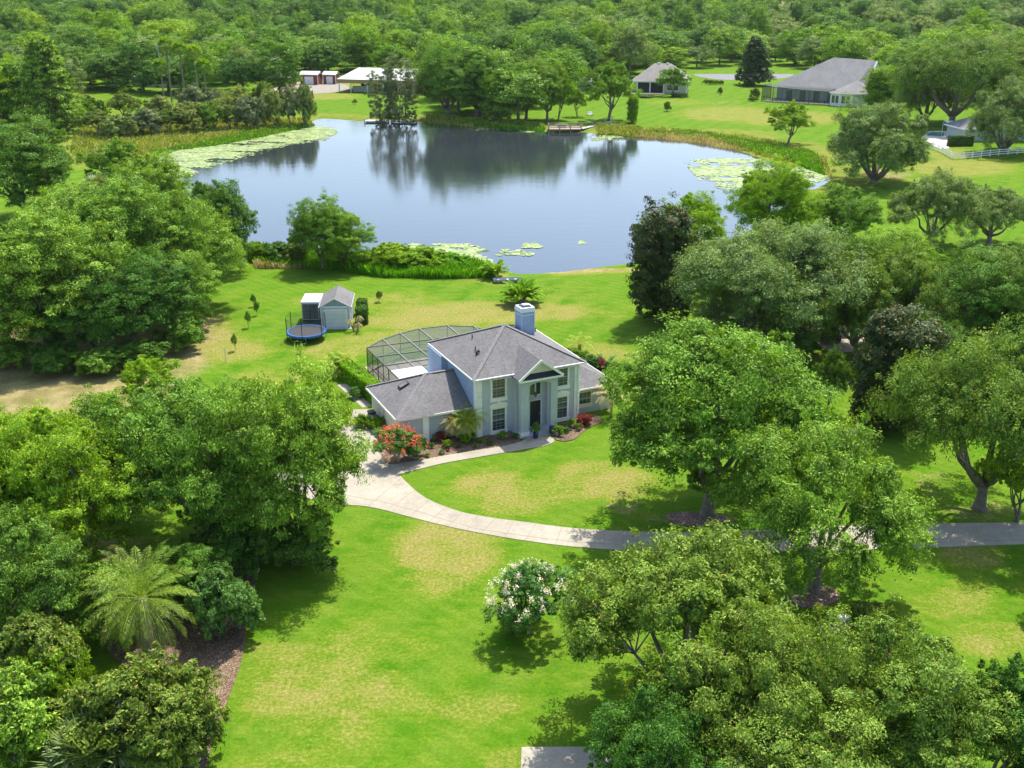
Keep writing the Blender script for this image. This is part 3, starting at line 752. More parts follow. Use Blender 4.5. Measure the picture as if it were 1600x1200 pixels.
# ------------------------------------------------------------------ building helpers
def hip(e, x0, x1, y0, y1, z, rx0, rx1, ry0, ry1, zr, mat, trim, name='roof', th=.12):
    """hipped roof: eave rectangle at z, ridge from (rx0,ry0) to (rx1,ry1) at zr; fascia is its own part"""
    b = MB()
    A, B, C, D = (x0,y0,z), (x1,y0,z), (x1,y1,z), (x0,y1,z); P, Q = (rx0,ry0,zr), (rx1,ry1,zr)
    if abs(rx1-rx0)+abs(ry1-ry0) < .01:
        for t in ((A,B,P),(B,C,P),(C,D,P),(D,A,P)): b.poly(t)
    elif abs(rx1-rx0) > abs(ry1-ry0):
        for t in ((A,B,Q,P),(B,C,Q),(C,D,P,Q),(D,A,P)): b.poly(t)
    else:
        for t in ((A,B,P),(B,C,Q,P),(C,D,Q),(D,A,P,Q)): b.poly(t)
    b.poly((D,C,B,A)); r = b.build(name, mat, e)
    f = MB()
    for (a, c) in ((A,B),(B,C),(C,D),(D,A)):
        f.beam((a[0],a[1],z-th/2+.02), (c[0],c[1],z-th/2+.02), .05, th)
    f.build('fascia', trim, r); return r
def walls(e, pts, z0, z1, mat, name='wall'):
    return MB().prism(pts, z0, z1).build(name, mat, e)
def window_y(e, x0, x1, z0, z1, y, trim, nx=2, nz=4, fw=.16, sill=True, arch=False, mid=True, bars=True):
    """window in a wall that faces -y at plane y"""
    f = MB()
    f.box(x0-fw, x0, y-.09, y+.02, z0-.05, z1+fw); f.box(x1, x1+fw, y-.09, y+.02, z0-.05, z1+fw)
    f.box(x0, x1, y-.088, y+.02, z1, z1+fw)
    w = f.build('window', trim, e)
    if sill: MB().box(x0-fw-.05, x1+fw+.05, y-.13, y+.02, z0-.05-.34, z0-.05).build('sill', trim, w)
    if arch:
        cx = (x0+x1)/2; h = (x1-x0)/2+fw+.06; n = 14
        top = [(cx+h*cos(pi*(1-i/n)), z1+fw+.02+.10+.30*sin(pi*i/n)**.8) for i in range(n+1)]
        pts = [(cx-h, z1+fw+.002)]+top+[(cx+h, z1+fw+.002)]
        b = MB(); b.xprism(pts, y-.12, y+.02); b.xprism([(cx-.09, z1+fw+.3), (cx+.09, z1+fw+.3), (cx+.13, z1+fw+.52), (cx-.13, z1+fw+.52)], y-.15, y-.121)
        b.build('arched_head', trim, w)
    g = MB().box(x0, x1, y-.03, y+.01, z0-.05, z1); g.build('pane', M['glass'], w)
    if bars:
        b = MB()
        for i in range(1, nx+1): xx = x0+(x1-x0)*i/(nx+1); b.box(xx-.010, xx+.010, y-.045, y-.028, z0-.05, z1)
        for i in range(1, nz+1):
            zz = z0+(z1-z0)*i/(nz+1); b.box(x0, x1, y-.047, y-.027, zz-.010, zz+.010)
        if mid:
            zz = (z0+z1)/2-.05; b.box(x0, x1, y-.06, y-.026, zz-.045, zz+.045)
        if arch: b.box(x0, x1, y-.061, y-.025, z1-.52, z1-.44)
        b.build('glazing_bars', M['bars'], w)
    return w
CAP = plain('ridge_cap_shingle', (.20,.185,.185), .92, .2, 4, spec=.1)
# ------------------------------------------------------------------ the main house
HX, HY = G(745, 684); HYAW = R_(25.1)
def HW(x, y): return (HX+x*cos(HYAW)-y*sin(HYAW), HY+x*sin(HYAW)+y*cos(HYAW))
H = empty('house', (HX, HY, 0), HYAW, 'two-storey blue-grey house with grey shingle roof, arched entry and cream quoins on the front lawn', 'house')
EZ = 5.28
MB().prism([(0.02,0),(9.5,0),(9.5,9.6),(0.02,9.6)], -.2, EZ).build('wall', M['stucco'], H)
MB().box(0, .02, .02, 9.6, -.2, EZ-.002).build('side_wall', M['side'], H)
MB().box(-.55, -.001, 6.3, 9.6, 2.0, EZ-.12).build('side_wall', M['side'], H)
rf = hip(H, -.42, 9.92, -.42, 10.0, EZ, 4.75, 4.75, 4.75, 4.85, 7.75, M['roof'], M['trim'])
hb = MB()
for c in ((-.42,-.42),(9.92,-.42),(9.92,10.0),(-.42,10.0)): hb.beam((c[0],c[1],EZ+.03), (4.75,4.8,7.78), .30, .05)
hb.build('hip_caps', CAP, rf)
# quoins with reveals
for qx0, qx1 in ((-.05, .48), (9.06, 9.55)):
    b = MB(); z = 0
    for hh, gap in ((.73,.08),(.26,.08),(1.00,.08),(.28,.08),(1.00,.08),(.28,.08),(.93,.08),(.28,.0)):
        b.box(qx0, qx1, -.09, .45 if qx0 < 1 else .4, z, z+hh); z += hh+gap
    b.box(qx0+.04, qx1-.04, -.03, .42 if qx0 < 1 else .37, 0, 5.1)
    b.build('quoin', M['trim'], H)
window_y(H, 1.42, 2.56, 3.35, 4.92, 0, M['trim'], 2, 5)
window_y(H, 1.40, 2.54, .42, 2.28, 0, M['trim'], 2, 6, arch=True)
window_y(H, 7.22, 8.38, 3.42, 4.92, 0, M['trim'], 2, 5)
window_y(H, 7.24, 8.38, .46, 2.30, 0, M['trim'], 2, 6, arch=True)
MB().box(1.0, 9.0, -.425, -.02, EZ-.25, EZ-.20).build('soffit', M['trim'], H)
# entry portico
PX0, PX1, PY = 3.30, 6.68, -1.55
n_ = 14
def arch_outline(x0, x1, zt, a0, a1, zs, rise_):
    pts = [(x0, -.1), (x0, zt), (x1, zt), (x1, -.1), (a1, -.1)]
    for i in range(n_+1):
        t = pi*i/n_; pts.append(((a0+a1)/2+(a1-a0)/2*cos(t), zs+rise_*sin(t)**.75))
    pts.append((a0, -.1)); return pts
MB().xprism(arch_outline(PX0, PX1, 5.1, PX0+.74, PX1-.62, 4.25, .42), PY, PY+.32).build('portico_arch', M['stucco'], H)
for xx in (PX0+.002, PX1-.302):
    MB().yprism(arch_outline(PY+.322, -.001, 5.1, PY+.50, -.25, 4.25, .40), xx, xx+.30).build('portico_side', M['stucco'], H)
for xa, xb in ((PX0-.05, PX0+.79), (PX1-.67, PX1+.05)): MB().box(xa, xb, PY-.05, PY+.37, -.1, .42).build('column_base', M['trim'], H)
MB().box(PX0-.2, PX1+.2, PY-.25, .0, -.1, .12).build('porch_floor', plain('porch_tile', (.40,.42,.44), .7, .1, 2), H)
MB().box(PX0+.4, PX1-.2, PY-.65, PY-.25, -.1, .08).build('step', M['concrete'], H)
gx0, gx1, gc, gz0, gz1 = PX0-.30, PX1+.35, (PX0+PX1)/2, 5.12, 6.66
r = MB()
for s, xe in ((-1, gx0), (1, gx1)):
    r.poly([(xe, PY-.30, gz0), (gc, PY-.30, gz1), (gc, 2.7, gz1), (xe, -.1, gz0)])
    r.poly([(xe, PY-.30, gz0-.1), (gc, PY-.30, gz1-.1), (gc, 2.7, gz1-.1), (xe, -.1, gz0-.1)])
gr = r.build('portico_roof', M['roof'], H)
b = MB()
for xe in (gx0, gx1): b.beam((xe, PY-.33, gz0-.03), (gc, PY-.33, gz1-.03), .07, .2)
b.build('rake_board', M['trim'], gr)
MB().xprism([(gx0+.75, 5.55), (gx1-.75, 5.55), (gc, gz1-.12)], PY-.08, PY-.02).build('pediment', M['cream'], H)
b = MB(); b.poly([(gx0+.1, PY-.32, 5.12), (gx1-.1, PY-.32, 5.12), (gx1-.78, PY-.09, 5.56), (gx0+.78, PY-.09, 5.56)]); b.poly([(gx0+.1, PY-.32, 5.08), (gx1-.1, PY-.32, 5.08), (gx1-.1, PY+.3, 5.08), (gx0+.1, PY+.3, 5.08)])
b.build('pent_roof', plain('shingle_painted_shade', (.035,.035,.045), .9, .2, 5), H)  # shingle coloured near black to paint the shade below the pediment
MB().box(gx0, gx1, PY-.36, PY-.31, 4.96, 5.12).build('fascia', M['trim'], H)
d = MB().box(4.86, 5.86, -.05, .01, .12, 2.42).build('front_door', M['door'], H)
b = MB(); [b.box(x, x+.34, -.065, -.045, z, z+h_) for x in (4.95, 5.43) for z, h_ in ((.3,.6),(1.05,1.1))]; b.build('door_panels', M['door'], d)
MB().tube([(5.72,-.05,1.1),(5.72,-.11,1.12),(5.72,-.11,1.28),(5.72,-.05,1.3)], .015, 6).build('handle', M['steel'], d)
b = MB(); b.box(4.76, 4.86, -.07, .02, .12, 2.5); b.box(5.86, 5.96, -.07, .02, .12, 2.5); b.box(4.86, 5.86, -.068, .02, 2.42, 2.5); b.build('door_frame', M['white'], d)
w = MB(); w.box(4.80, 5.90, -.055, .02, 4.5, 4.56); w.box(4.80, 4.87, -.06, .02, 2.95, 4.5); w.box(5.30, 5.42, -.06, .02, 2.95, 4.5); w.box(5.83, 5.90, -.06, .02, 2.95, 4.5); w.box(4.87, 5.83, -.058, .02, 2.88, 2.95)
ww = w.build('window', M['white'], H); MB().box(4.87, 5.83, -.03, .01, 2.95, 4.55).build('pane', M['glass'], ww)
MB().lathe([(.001,3.55),(.10,3.5),(.13,3.3),(.08,3.15),(.001,3.1)], 4.97, -.85, 10).build('porch_lamp', M['bronze'], H)
# chimney
ch = MB().box(6.40, 7.55, 4.8, 5.95, 6.0, 8.62).build('chimney', M['sidex'], H)
b = MB(); b.box(6.30, 7.65, 4.70, 6.05, 8.60, 8.78); b.box(6.35, 7.60, 4.75, 6.0, 8.30, 8.36); b.box(6.34, 7.61, 4.74, 6.01, 8.78, 8.98); b.build('chimney_crown', M['white'], ch)
MB().box(6.55, 7.40, 4.95, 5.80, 8.98, 9.04).build('chimney_flue', M['dark'], ch)
MB().box(6.75, 7.2, 5.15, 5.6, 9.04, 9.16).build('flue_cap', M['white'], ch)
b = MB()
for c in ((6.38,4.78),(7.57,4.78),(6.38,5.97),(7.57,5.97)): b.box(c[0]-.05, c[0]+.05, c[1]-.05, c[1]+.05, 6.0, 8.60)
b.build('corner_boards', plain('trim_blue', (.46,.56,.72), .6, .05), ch)
# vents on the roof
def roofz(x, y):
    return EZ+min(x+.42, 9.92-x, y+.42, 10.0-y)*(7.75-EZ)/5.17
for x, y in ((2.2, 5.9), (1.55, 3.7), (9.0, 7.4)):
    z = roofz(x, y); b = MB(); b.tube([(x,y,z-.1),(x,y,z+.38)], .05, 8); b.build('vent_pipe', M['dark'], H)
x, y = 1.35, 3.0; z = roofz(x, y); MB().tube([(x,y,z-.1),(x,y,z+.22),(x+.25,y,z+.30)], [.10,.10,.13], 8).build('turbine_vent', M['dark'], H)
# left wing (garage)
WZ = 2.42
walls(H, [(-6.2,1.2),(-.001,1.2),(-.001,8.6),(-6.2,8.6)], -.2, WZ, M['stucco'])
MB().box(-6.24, -6.201, 1.25, 8.55, -.1, WZ-.01).build('side_wall', M['cream'], H)
wr = MB()
A, B_, P1, P2, C_, D_ = (-6.62,.8,WZ), (-.002,.8,WZ), (-.002,4.85,4.42), (-2.57,4.85,4.42), (-.002,8.95,WZ), (-6.62,8.95,WZ)
for t in ((A,B_,P1,P2),(D_,A,P2),(P2,P1,C_,D_),(D_,C_,B_,A)): wr.poly(t)
wr = wr.build('roof', M['roof'], H)
b = MB(); b.beam((-6.62,.8,WZ-.07),(-.01,.8,WZ-.07),.05,.17); b.beam((-6.62,.8,WZ-.07),(-6.62,8.95,WZ-.07),.05,.17); b.beam((-6.62,8.95,WZ-.07),(-.01,8.95,WZ-.07),.05,.17); b.build('fascia', M['trim'], wr)
b = MB(); b.beam((-6.62,.8,WZ+.03),(-2.57,4.85,4.45),.28,.05); b.beam((-6.62,8.95,WZ+.03),(-2.57,4.85,4.45),.28,.05); b.beam((-2.57,4.85,4.44),(-.02,4.85,4.44),.28,.05); b.build('hip_caps', CAP, wr)
# front bay of the wing with its own little hip
b = MB(); b.poly([(-6.64,.55,WZ+.02),(-3.75,.55,WZ+.02),(-3.3,.9,WZ+.12),(-1.9,4.6,4.38),(-2.6,4.86,4.46)]); b.poly([(-6.64,.55,WZ+.02),(-3.75,.55,WZ+.02),(-3.75,.85,WZ+.0),(-6.64,.85,WZ)]); b.build('roof', M['roof'], H)
walls(H, [(-6.18,.86),(-3.98,.86),(-3.98,1.199),(-6.18,1.199)], -.2, WZ-.05, M['stucco'])
b = MB(); z = 0
for hh in (.62,.22,.95,.40): b.box(-4.42,-3.9,.74,1.25,z,z+hh); z += hh+.05
b.box(-4.38,-3.94,.78,1.2,0,WZ-.08); b.build('pilaster', M['trim'], H)
window_y(H, -2.15, -1.15, .95, 1.85, 1.2, M['white'], 1, 1, fw=.06, sill=False, mid=False)
b = MB()
for y0 in (1.9, 5.2): b.box(-6.29, -6.241, y0, y0+2.7, -.05, 2.1)
b.build('garage_door', M['cream'], H)
sk = MB(); sk.box(-.45,.45,-.35,.35,0,.10); sko = sk.build('skylight', M['dark'], H); sko.location = (-4.4, 5.2, 3.55); sko.rotation_euler = (0, R_(-26), 0)
MB().box(-.36,.36,-.26,.26,.101,.12).build('pane', M['roof'], sko)
# right wing
walls(H, [(9.501,.9),(13.2,.9),(13.2,8.2),(9.501,8.2)], -.2, 2.45, M['grey'])
rw = MB()
A, B_, C_, D_, P1, P2 = (9.502,.45,2.46),(13.6,.45,2.46),(13.6,8.6,2.46),(9.502,8.6,2.46),(9.502,4.5,4.45),(9.6,4.5,4.45)
for t in ((A,B_,P2,P1),(B_,C_,P2),(P1,P2,C_,D_),(D_,C_,B_,A)): rw.poly(t)
rw = rw.build('roof', M['roof'], H); b = MB(); b.beam((9.52,.45,2.39),(13.6,.45,2.39),.05,.16); b.beam((13.6,.45,2.39),(13.6,8.6,2.39),.05,.16); b.build('fascia', M['trim'], rw)
window_y(H, 10.0, 11.2, .95, 1.95, .9, M['beige'], 2, 2, fw=.1)
# patio roof
MB().box(-3.5, -.6, 8.96, 11.2, 2.55, 2.70).build('patio_roof', M['white'], H)
MB().box(-3.3, 9.3, 9.62, 20.0, -.1, .05).build('patio_floor', M['concrete'], H)
# screened pool enclosure, a frame of its own
CG = empty('pool_enclosure', (HX, HY, 0), HYAW, 'bronze screened pool enclosure with a curved back wall behind the blue-grey house', 'pool enclosure')
cp = [(-3.5,9.1),(-3.5,11.9),(-3.5,15.0),(-3.55,18.1),(-1.4,19.8),(.75,20.85),(2.95,21.4),(5.9,21.2),(8.2,19.8),(9.3,17),(9.3,13.5),(9.3,9.7)]
CZ = 2.62
fr = MB(); scr = MB(); rfm = MB()
for i, p in enumerate(cp):
    fr.beam((*p, -.05), (*p, CZ), .07)
    if i+1 < len(cp):
        q = cp[i+1]
        for zz in (.10, .95, CZ): fr.beam((*p, zz), (*q, zz), .06 if zz < 2 else .10)
        scr.poly([(*p, .1), (*q, .1), (*q, CZ), (*p, CZ)])
        m_ = ((p[0]+q[0])/2, (p[1]+q[1])/2)
        if i in (1, 2, 9, 10): fr.beam((*m_, .1), (*m_, CZ), .05)
fr.build('frame', M['bronze'], CG)
scr.build('screen_walls', M['screen'], CG)
rt = MB().poly([(x, y, CZ+.02) for x, y in cp[1:-1]]+[(9.3,11.2,CZ+.02),(-.55,11.2,CZ+.02),(-3.5,11.2,CZ+.02)]); rt.build('screen_roof', M['screen'], CG)
for p, q in (((-1.4,19.8),(-1.3,11.2)),((.75,20.85),(.85,11.2)),((2.95,21.4),(3.0,11.2)),((5.9,21.2),(5.6,11.2)),((8.2,19.8),(7.9,11.2)),
             ((-3.55,18.1),(9.3,17.3)),((-3.5,15.2),(9.3,14.4)),((-3.5,12.6),(9.3,12.4)),((-3.5,11.2),(9.3,11.2))):
    rfm.beam((*p, CZ+.07), (*q, CZ+.07), .09 if abs(p[0]-q[0]) < 2 else .05, .10)
rfm.build('roof_beams', M['cagebeam'], CG)
pw, pn, pb = new_mat('pool_water'); pb.inputs["Base Color"].default_value = (.06,.30,.33,1); pb.inputs["Roughness"].default_value = .05
n8 = 18; po = [(3.2+2.6*cos(6.283*i/n8)*(1+.15*sin(2*6.283*i/n8)), 15.8+1.8*sin(6.283*i/n8)) for i in range(n8)]
tag(MB().prism([HW(*p) for p in po], .051, .058).build('pool_water', pw), kind='structure')
MB().lathe([(.25,0),(.25,.5)], 0, 0, 10)
# ------------------------------------------------------------------ shed, trailer, trampoline
sx_, sy_ = G(503, 513)
E_ = empty('garden_shed', (sx_, sy_, 0), R_(4), 'small blue-grey shed with a pale roll-up door beside the trampoline', 'shed')
MB().prism([(0,0),(3.1,0),(3.1,4.9),(0,4.9)], -.1, 2.42).build('wall', M['greyside'], E_)
MB().xprism([(.02,2.42),(3.08,2.42),(1.55,3.22)], .02, 4.88).build('gable', plain('shed_gable', (.30,.37,.38), .8), E_)
r = MB()
for xe in (-.18, 3.28): r.poly([(xe,-.25,2.40),(1.55,-.25,3.36),(1.55,5.1,3.36),(xe,5.1,2.40)]); r.poly([(xe,-.25,2.34),(1.55,-.25,3.29),(1.55,5.1,3.29),(xe,5.1,2.34)])
r = r.build('roof', M['roof'], E_)
b = MB(); b.beam((-.18,-.27,2.37),(1.55,-.27,3.32),.05,.12); b.beam((3.28,-.27,2.37),(1.55,-.27,3.32),.05,.12); b.beam((-.2,5.0,2.36),(-.2,-.25,2.36),.05,.1); b.beam((3.3,5.0,2.36),(3.3,-.25,2.36),.05,.1); b.build('rake_board', M['greyside'], r)
b = MB(); b.box(0,3.1,-.05,.0,2.3,2.46); b.box(.28,.40,-.06,0,0,2.12); b.box(2.70,2.82,-.06,0,0,2.12); b.box(.40,2.70,-.058,0,2.0,2.12); b.box(-.04,.08,-.055,.03,0,2.3); b.box(3.02,3.14,-.055,.03,0,2.3); b.build('trim_boards', M['white'], E_)
MB().box(.40,2.70,-.04,.0,0,2.0).build('roll_up_door', M['pale'], E_)
MB().box(-.1,3.2,-.5,-.06,-.05,.06).build('threshold', M['stone'], E_)
tx, ty = G(473, 507)
TR = empty('cargo_trailer', (tx, ty, 0), R_(2), 'white-roofed cargo trailer with a dark rear door parked left of the shed', 'trailer')
MB().box(0,1.9,0,3.2,.55,2.45).build('body', M['white'], TR)
MB().box(-.04,1.94,-.05,3.25,2.45,2.58).build('trailer_roof', M['white'], TR, bevel=.03)
dr = MB().box(.12,1.78,-.05,0,.62,2.32).build('rear_door', plain('trailer_door', (.10,.10,.12), .5, .25, 3), TR)
b = MB(); [b.box(.12+i*.41,.15+i*.41,-.08,-.05,.62,2.32) for i in range(1,4)]; b.build('door_ribs', M['dark'], dr)
b = MB(); b.box(.02,.12,-.06,0,.6,2.4); b.box(1.78,1.88,-.06,0,.6,2.4); b.box(.12,1.78,-.058,0,2.32,2.4); b.build('frame', M['steel'], TR)
for xx in (-.14, 1.86):
    wme = MB(); wme.tube([(xx,1.6,.33),(xx+.18,1.6,.33)], .33, 16); wh = wme.build('wheel', M['black'], TR); MB().tube([(xx-.01,1.6,.33),(xx+.19,1.6,.33)], .17, 12).build('rim', M['steel'], wh)
MB().box(-.18,.0,1.15,2.05,.68,.74).build('fender', M['steel'], TR); MB().box(1.9,2.08,1.15,2.05,.68,.74).build('fender', M['steel'], TR)
MB().box(.1,1.8,-.15,3.3,.40,.55).build('chassis', M['dark'], TR)
for xx in (.2,1.65): MB().box(xx,xx+.1,-.09,-.05,.45,.53).build('tail_light', plain('tail_light_red', (.5,.02,.02), .3), TR)
cx, cy = -21.55, 105.1
TP = empty('trampoline', (cx, cy, 0), .2, 'round trampoline with blue edge pad and netting poles on the back lawn', 'trampoline')
ring = [(2.0*cos(t*pi/18), 2.0*sin(t*pi/18), .88) for t in range(37)]
MB().tube(ring, .04, 6, cap=False).build('rim_frame', M['steel'], TP)
pd = MB()
for t in range(36):
    a0, a1 = t*pi/18, (t+1)*pi/18
    pd.poly([(1.86*cos(a0),1.86*sin(a0),.93),(2.08*cos(a0),2.08*sin(a0),.93),(2.08*cos(a1),2.08*sin(a1),.93),(1.86*cos(a1),1.86*sin(a1),.93)])
    pd.poly([(2.08*cos(a0),2.08*sin(a0),.93),(2.08*cos(a1),2.08*sin(a1),.93),(2.08*cos(a1),2.08*sin(a1),.72),(2.08*cos(a0),2.08*sin(a0),.72)])
pd.build('edge_pad', M['blue'], TP)
MB().lathe([(1.87,.895),(1.87,.90)], 0, 0, 36).build('jumping_mat', plain('mat_fabric', (.06,.055,.06), .7, .15), TP)
for k in range(6):
    a = k*pi/3+.3; MB().tube([(2.1*cos(a),2.1*sin(a),0),(2.1*cos(a),2.1*sin(a),2.65)], .038, 7).build('net_pole', M['dark'], TP)
    MB().tube([(1.7*cos(a+.2),1.7*sin(a+.2),.03),(2.0*cos(a+.1),2.0*sin(a+.1),.85)], .03, 6).build('leg', M['steel'], TP)
nb = MB()
for t in range(36):
    a0, a1 = t*pi/18, (t+1)*pi/18; nb.poly([(2.09*cos(a0),2.09*sin(a0),.9),(2.09*cos(a1),2.09*sin(a1),.9),(2.09*cos(a1),2.09*sin(a1),2.5),(2.09*cos(a0),2.09*sin(a0),2.5)])
nb.build('safety_net', M['net'], TP)
# ------------------------------------------------------------------ clipped hedges
def hedge(x0, x1, y0, y1, h, loc, rz, leaf, label, seed=1, dens=230, lf=.085):
    rng = np.random.default_rng(seed); e = empty('hedge', (*loc, 0), rz, label, 'hedge')
    MB().box(x0+.12, x1-.12, y0+.12, y1-.12, 0, h-.12).build('inner_branches', BARKD, e)
    A = []; Nm = []
    for (n0, ax, val, r0, r1, s0, s1) in (((0,0,1),2,h,x0,x1,y0,y1),((-1,0,0),0,x0,y0,y1,0,h),((1,0,0),0,x1,y0,y1,0,h),((0,-1,0),1,y0,x0,x1,0,h),((0,1,0),1,y1,x0,x1,0,h)):
        n = int((r1-r0)*(s1-s0)*dens); u = rng.uniform(r0, r1, n); v = rng.uniform(s0, s1, n); o = val+np.array(n0)[ax]*(rng.normal(-.05, .06, n)+.05*np.sin(u*3)+.04*np.sin(v*4.3))
        P = np.zeros((n, 3)); oth = [k for k in (0, 1, 2) if k != ax]; P[:, ax] = o; P[:, oth[0]] = u; P[:, oth[1]] = v; A.append(P); Nm.append(np.array(n0)+rng.normal(0, .6, (n, 3)))
    C = np.concatenate(A); Nn = np.concatenate(Nm); n = len(C)
    Vv = cards(C, Nn, lf*rng.uniform(.7, 1.4, n), lf*.6*rng.uniform(.7, 1.4, n), rng)
    link('foliage', mesh_np('hedge_foliage', Vv, quads(len(Vv)), 4), L[leaf], e); return e
p0 = HW(-4.2, 10.5)
hedge(-1.3, 0, 0, 10.6, 1.55, p0, HYAW+R_(6), 'hedge', 'bright green clipped hedge along the screened pool enclosure', 1)
x, y = G(557, 508); hedge(0, 1.15, 0, 1.6, 1.8, (x, y), R_(4), 'hedged', 'front clipped block hedge beside the small shed', 2)
x, y = G(558, 494); hedge(0, 1.1, 0, 1.6, 1.6, (x, y), R_(4), 'hedged', 'rear clipped block hedge beside the small shed', 3)
x, y = G(1332, 1010); hedge(0, 2.2, 0, 1.3, 2.2, (x, y), R_(-6), 'olive', 'clipped block hedge standing alone on the right front lawn', 4)
x, y = G(1484, 229); hedge(0, 5.5, 0, 1.4, 2.1, (x, y), R_(8), 'hedged', 'dark clipped hedge before the far pool house', 5, 60, .16)
tag(MB().prism([HW(-6.6, 10.2), HW(-5.7, 10.2), HW(-6.2, 16.5), HW(-7.1, 16.5)], -.05, .03).build('side_path', M['concrete']), kind='structure')
# ------------------------------------------------------------------ far buildings
B1 = empty('barn', (-55.02, 348.3, 0), R_(-15), 'open timber barn with a white metal roof on posts across the lake', 'barn')
r = MB(); x0, x1 = -.6, 25.6
r.poly([(x0,-.6,4.1),(x1,-.6,4.1),(x1,7,7.1),(x0+4.5,7,7.1)]); r.poly([(x0,14.6,4.1),(x1,14.6,4.1),(x1,7,7.1),(x0+4.5,7,7.1)]); r.poly([(x0,-.6,4.1),(x0+4.5,7,7.1),(x0,14.6,4.1)])
r.build('roof', M['metalroof'], B1)
b = MB(); b.box(x0, x1-.1, -.5, -.3, 2.9, 4.0); b.box(x0, x0+.2, -.5, 14.5, 3.4, 4.0); b.build('fascia_board', M['wood'], B1)
MB().xprism([(-.3,0),(14.2,0),(14.2,4),(6.9,6.9),(-.3,4)], 0, .3).build('gable_wall', M['wood'], B1).rotation_euler = (0, 0, R_(90))
bpy.context.view_layer.update()
gw = [c for c in B1.children if c.name.startswith('gable_wall')][0]; gw.location = (25.4, 0, 0)
MB().box(4, 25, 8, 13.8, 0, 3.9).build('dark_interior_block', plain('painted_interior_shade', (.07,.06,.055), .9), B1)  # solid block, coloured dark for the shade inside the open barn
MB().box(3.6, 11, 2.0, 2.2, 0, 1.9).build('stall_boards', M['greywood'], B1)
for xx in (0, 4, 9.6, 15, 20, 25): MB().beam((xx, -.3, 0), (xx, -.3, 4.0), .28).build('post', M['white'], B1)
def far_shed(x, y, rz, w_, d_, h_, label, wall, rise_=.9, door=True):
    e = empty('storage_shed', (x, y, 0), rz, label, 'shed')
    MB().prism([(0,0),(w_,0),(w_,d_),(0,d_)], 0, h_).build('wall', wall, e)
    r = MB(); 
    for ye in (-.3, d_+.3): r.poly([(-.3,ye,h_),(w_+.3,ye,h_),(w_+.3,d_/2,h_+rise_),(-.3,d_/2,h_+rise_)])
    for xx in (0, w_): r.poly([(xx,0,h_-.01),(xx,d_,h_-.01),(xx,d_/2,h_+rise_-.05)])
    r.build('roof', M['metalroof'], e)
    b = MB(); [b.box(xx-.1, xx+.1, -.06, .02, 0, h_) for xx in (0, w_)]; b.box(-.1, w_+.1, -.062, .0, h_-.25, h_-.02); b.build('trim_boards', M['white'], e)
    if door: MB().box(w_*.25, w_*.75, -.05, 0, 0, h_*.78).build('door', M['white'], e)
    return e
far_shed(-72.1, 372.5, R_(-8), 6.2, 5, 3.4, 'long red storage shed with white roof left of the barn', M['red'])
far_shed(-64.6, 374.5, R_(-8), 4.4, 4.5, 3.2, 'red garage-like shed with a white roll-up door beside the barn', M['red'])
far_shed(-77.6, 368, R_(-20), 3.8, 3.5, 2.4, 'smallest reddish shed with a bright roof behind the willows', M['wood'], door=False)
def hip_house(x, y, rz, w_, d_, h_, zr, label, wall, roof, ins, ridge_x=True, name='house'):
    e = empty(name, (x, y, 0), rz, label, 'house')
    MB().prism([(0,0),(w_,0),(w_,d_),(0,d_)], -.2, h_).build('wall', wall, e)
    if ridge_x: hip(e, -.6, w_+.6, -.6, d_+.6, h_, ins, w_-ins, d_/2, d_/2, zr, roof, M['white'], th=.3)
    else: hip(e, -.6, w_+.6, -.6, d_+.6, h_, w_/2, w_/2, ins, d_-ins, zr, roof, M['white'], th=.3)
    return e
S1 = hip_house(38.5, 345.5, R_(-12), 16.5, 15.5, 3.8, 8.6, 'small tan-roofed house with a dark back porch on the far shore lawn', M['beige'], M['roof2'], 5.6, True)
MB().box(1.2, 9.2, -.06, 0, .3, 3.3).build('porch_shade_panel', M['dark'], S1)  # dark panel on the solid wall paints the porch's shaded depth
for xx in (1.0, 5.0, 9.3): MB().box(xx, xx+.35, -.25, .0, 0, 3.6).build('post', M['white'], S1)
MB().box(-4, 10, -3.5, -.1, -.2, .25).build('patio', M['concrete'], S1)
window_y(S1, 10.5, 11.8, 1.2, 2.6, 0, M['white'], 1, 1); window_y(S1, 12.8, 14.0, 1.2, 2.6, 0, M['white'], 1, 1)
for yy in (3, 7, 11.5): MB().box(16.5, 16.58, yy, yy+1.3, 1.1, 2.7).build('window', M['glass'], S1)
for xx in (6.6, 9.4): MB().box(xx, xx+.8, 7.4, 8.1, 8.5, 8.8).build('ridge_vent', M['white'], S1)
S0 = hip_house(21, 352, R_(-12), 9, 9, 3.2, 5.4, 'little pale house half hidden behind the round-headed tree on the far shore', M['grey'], M['roof2'], 4.4)
S2 = empty('house', (76.2, 325, 0), R_(-30), 'large grey-roofed house with a screened back porch on the far right lawn', 'house')
MB().prism([(2,3),(24,3),(30,8),(30,24),(2,24)], -.2, 4.2).build('wall', M['grey'], S2)
r = MB(); a, b2, c_, d_ = (.4,1.5,4.1),(24.5,1.5,4.1),(31,8,4.1),(31,25,4.1); e4 = (.4,25,4.1); R0, R1 = (15,14,12.0),(27,14,11.6)
for t in ((a,b2,(26.5,9.5,8.5),R1,R0),(b2,c_,(26.5,9.5,8.5)),(e4,a,R0),(d_,e4,R0,R1),(c_,d_,R1,(26.5,9.5,8.5)),(e4,d_,c_,b2,a)): r.poly(t)
r = r.build('roof', M['roof3'], S2)
MB().yprism([(9.6,8.2),(18.6,8.2),(14.1,11.4)], 27.4, 27.9).build('gable_wall', M['grey'], S2)
bay = MB().prism([(19.5,-3.4),(22.5,-4.6),(25.5,-3.6),(30,-1),(30,8),(19.5,3)], -.2, 3.5).build('bay_wall', M['white'], S2)
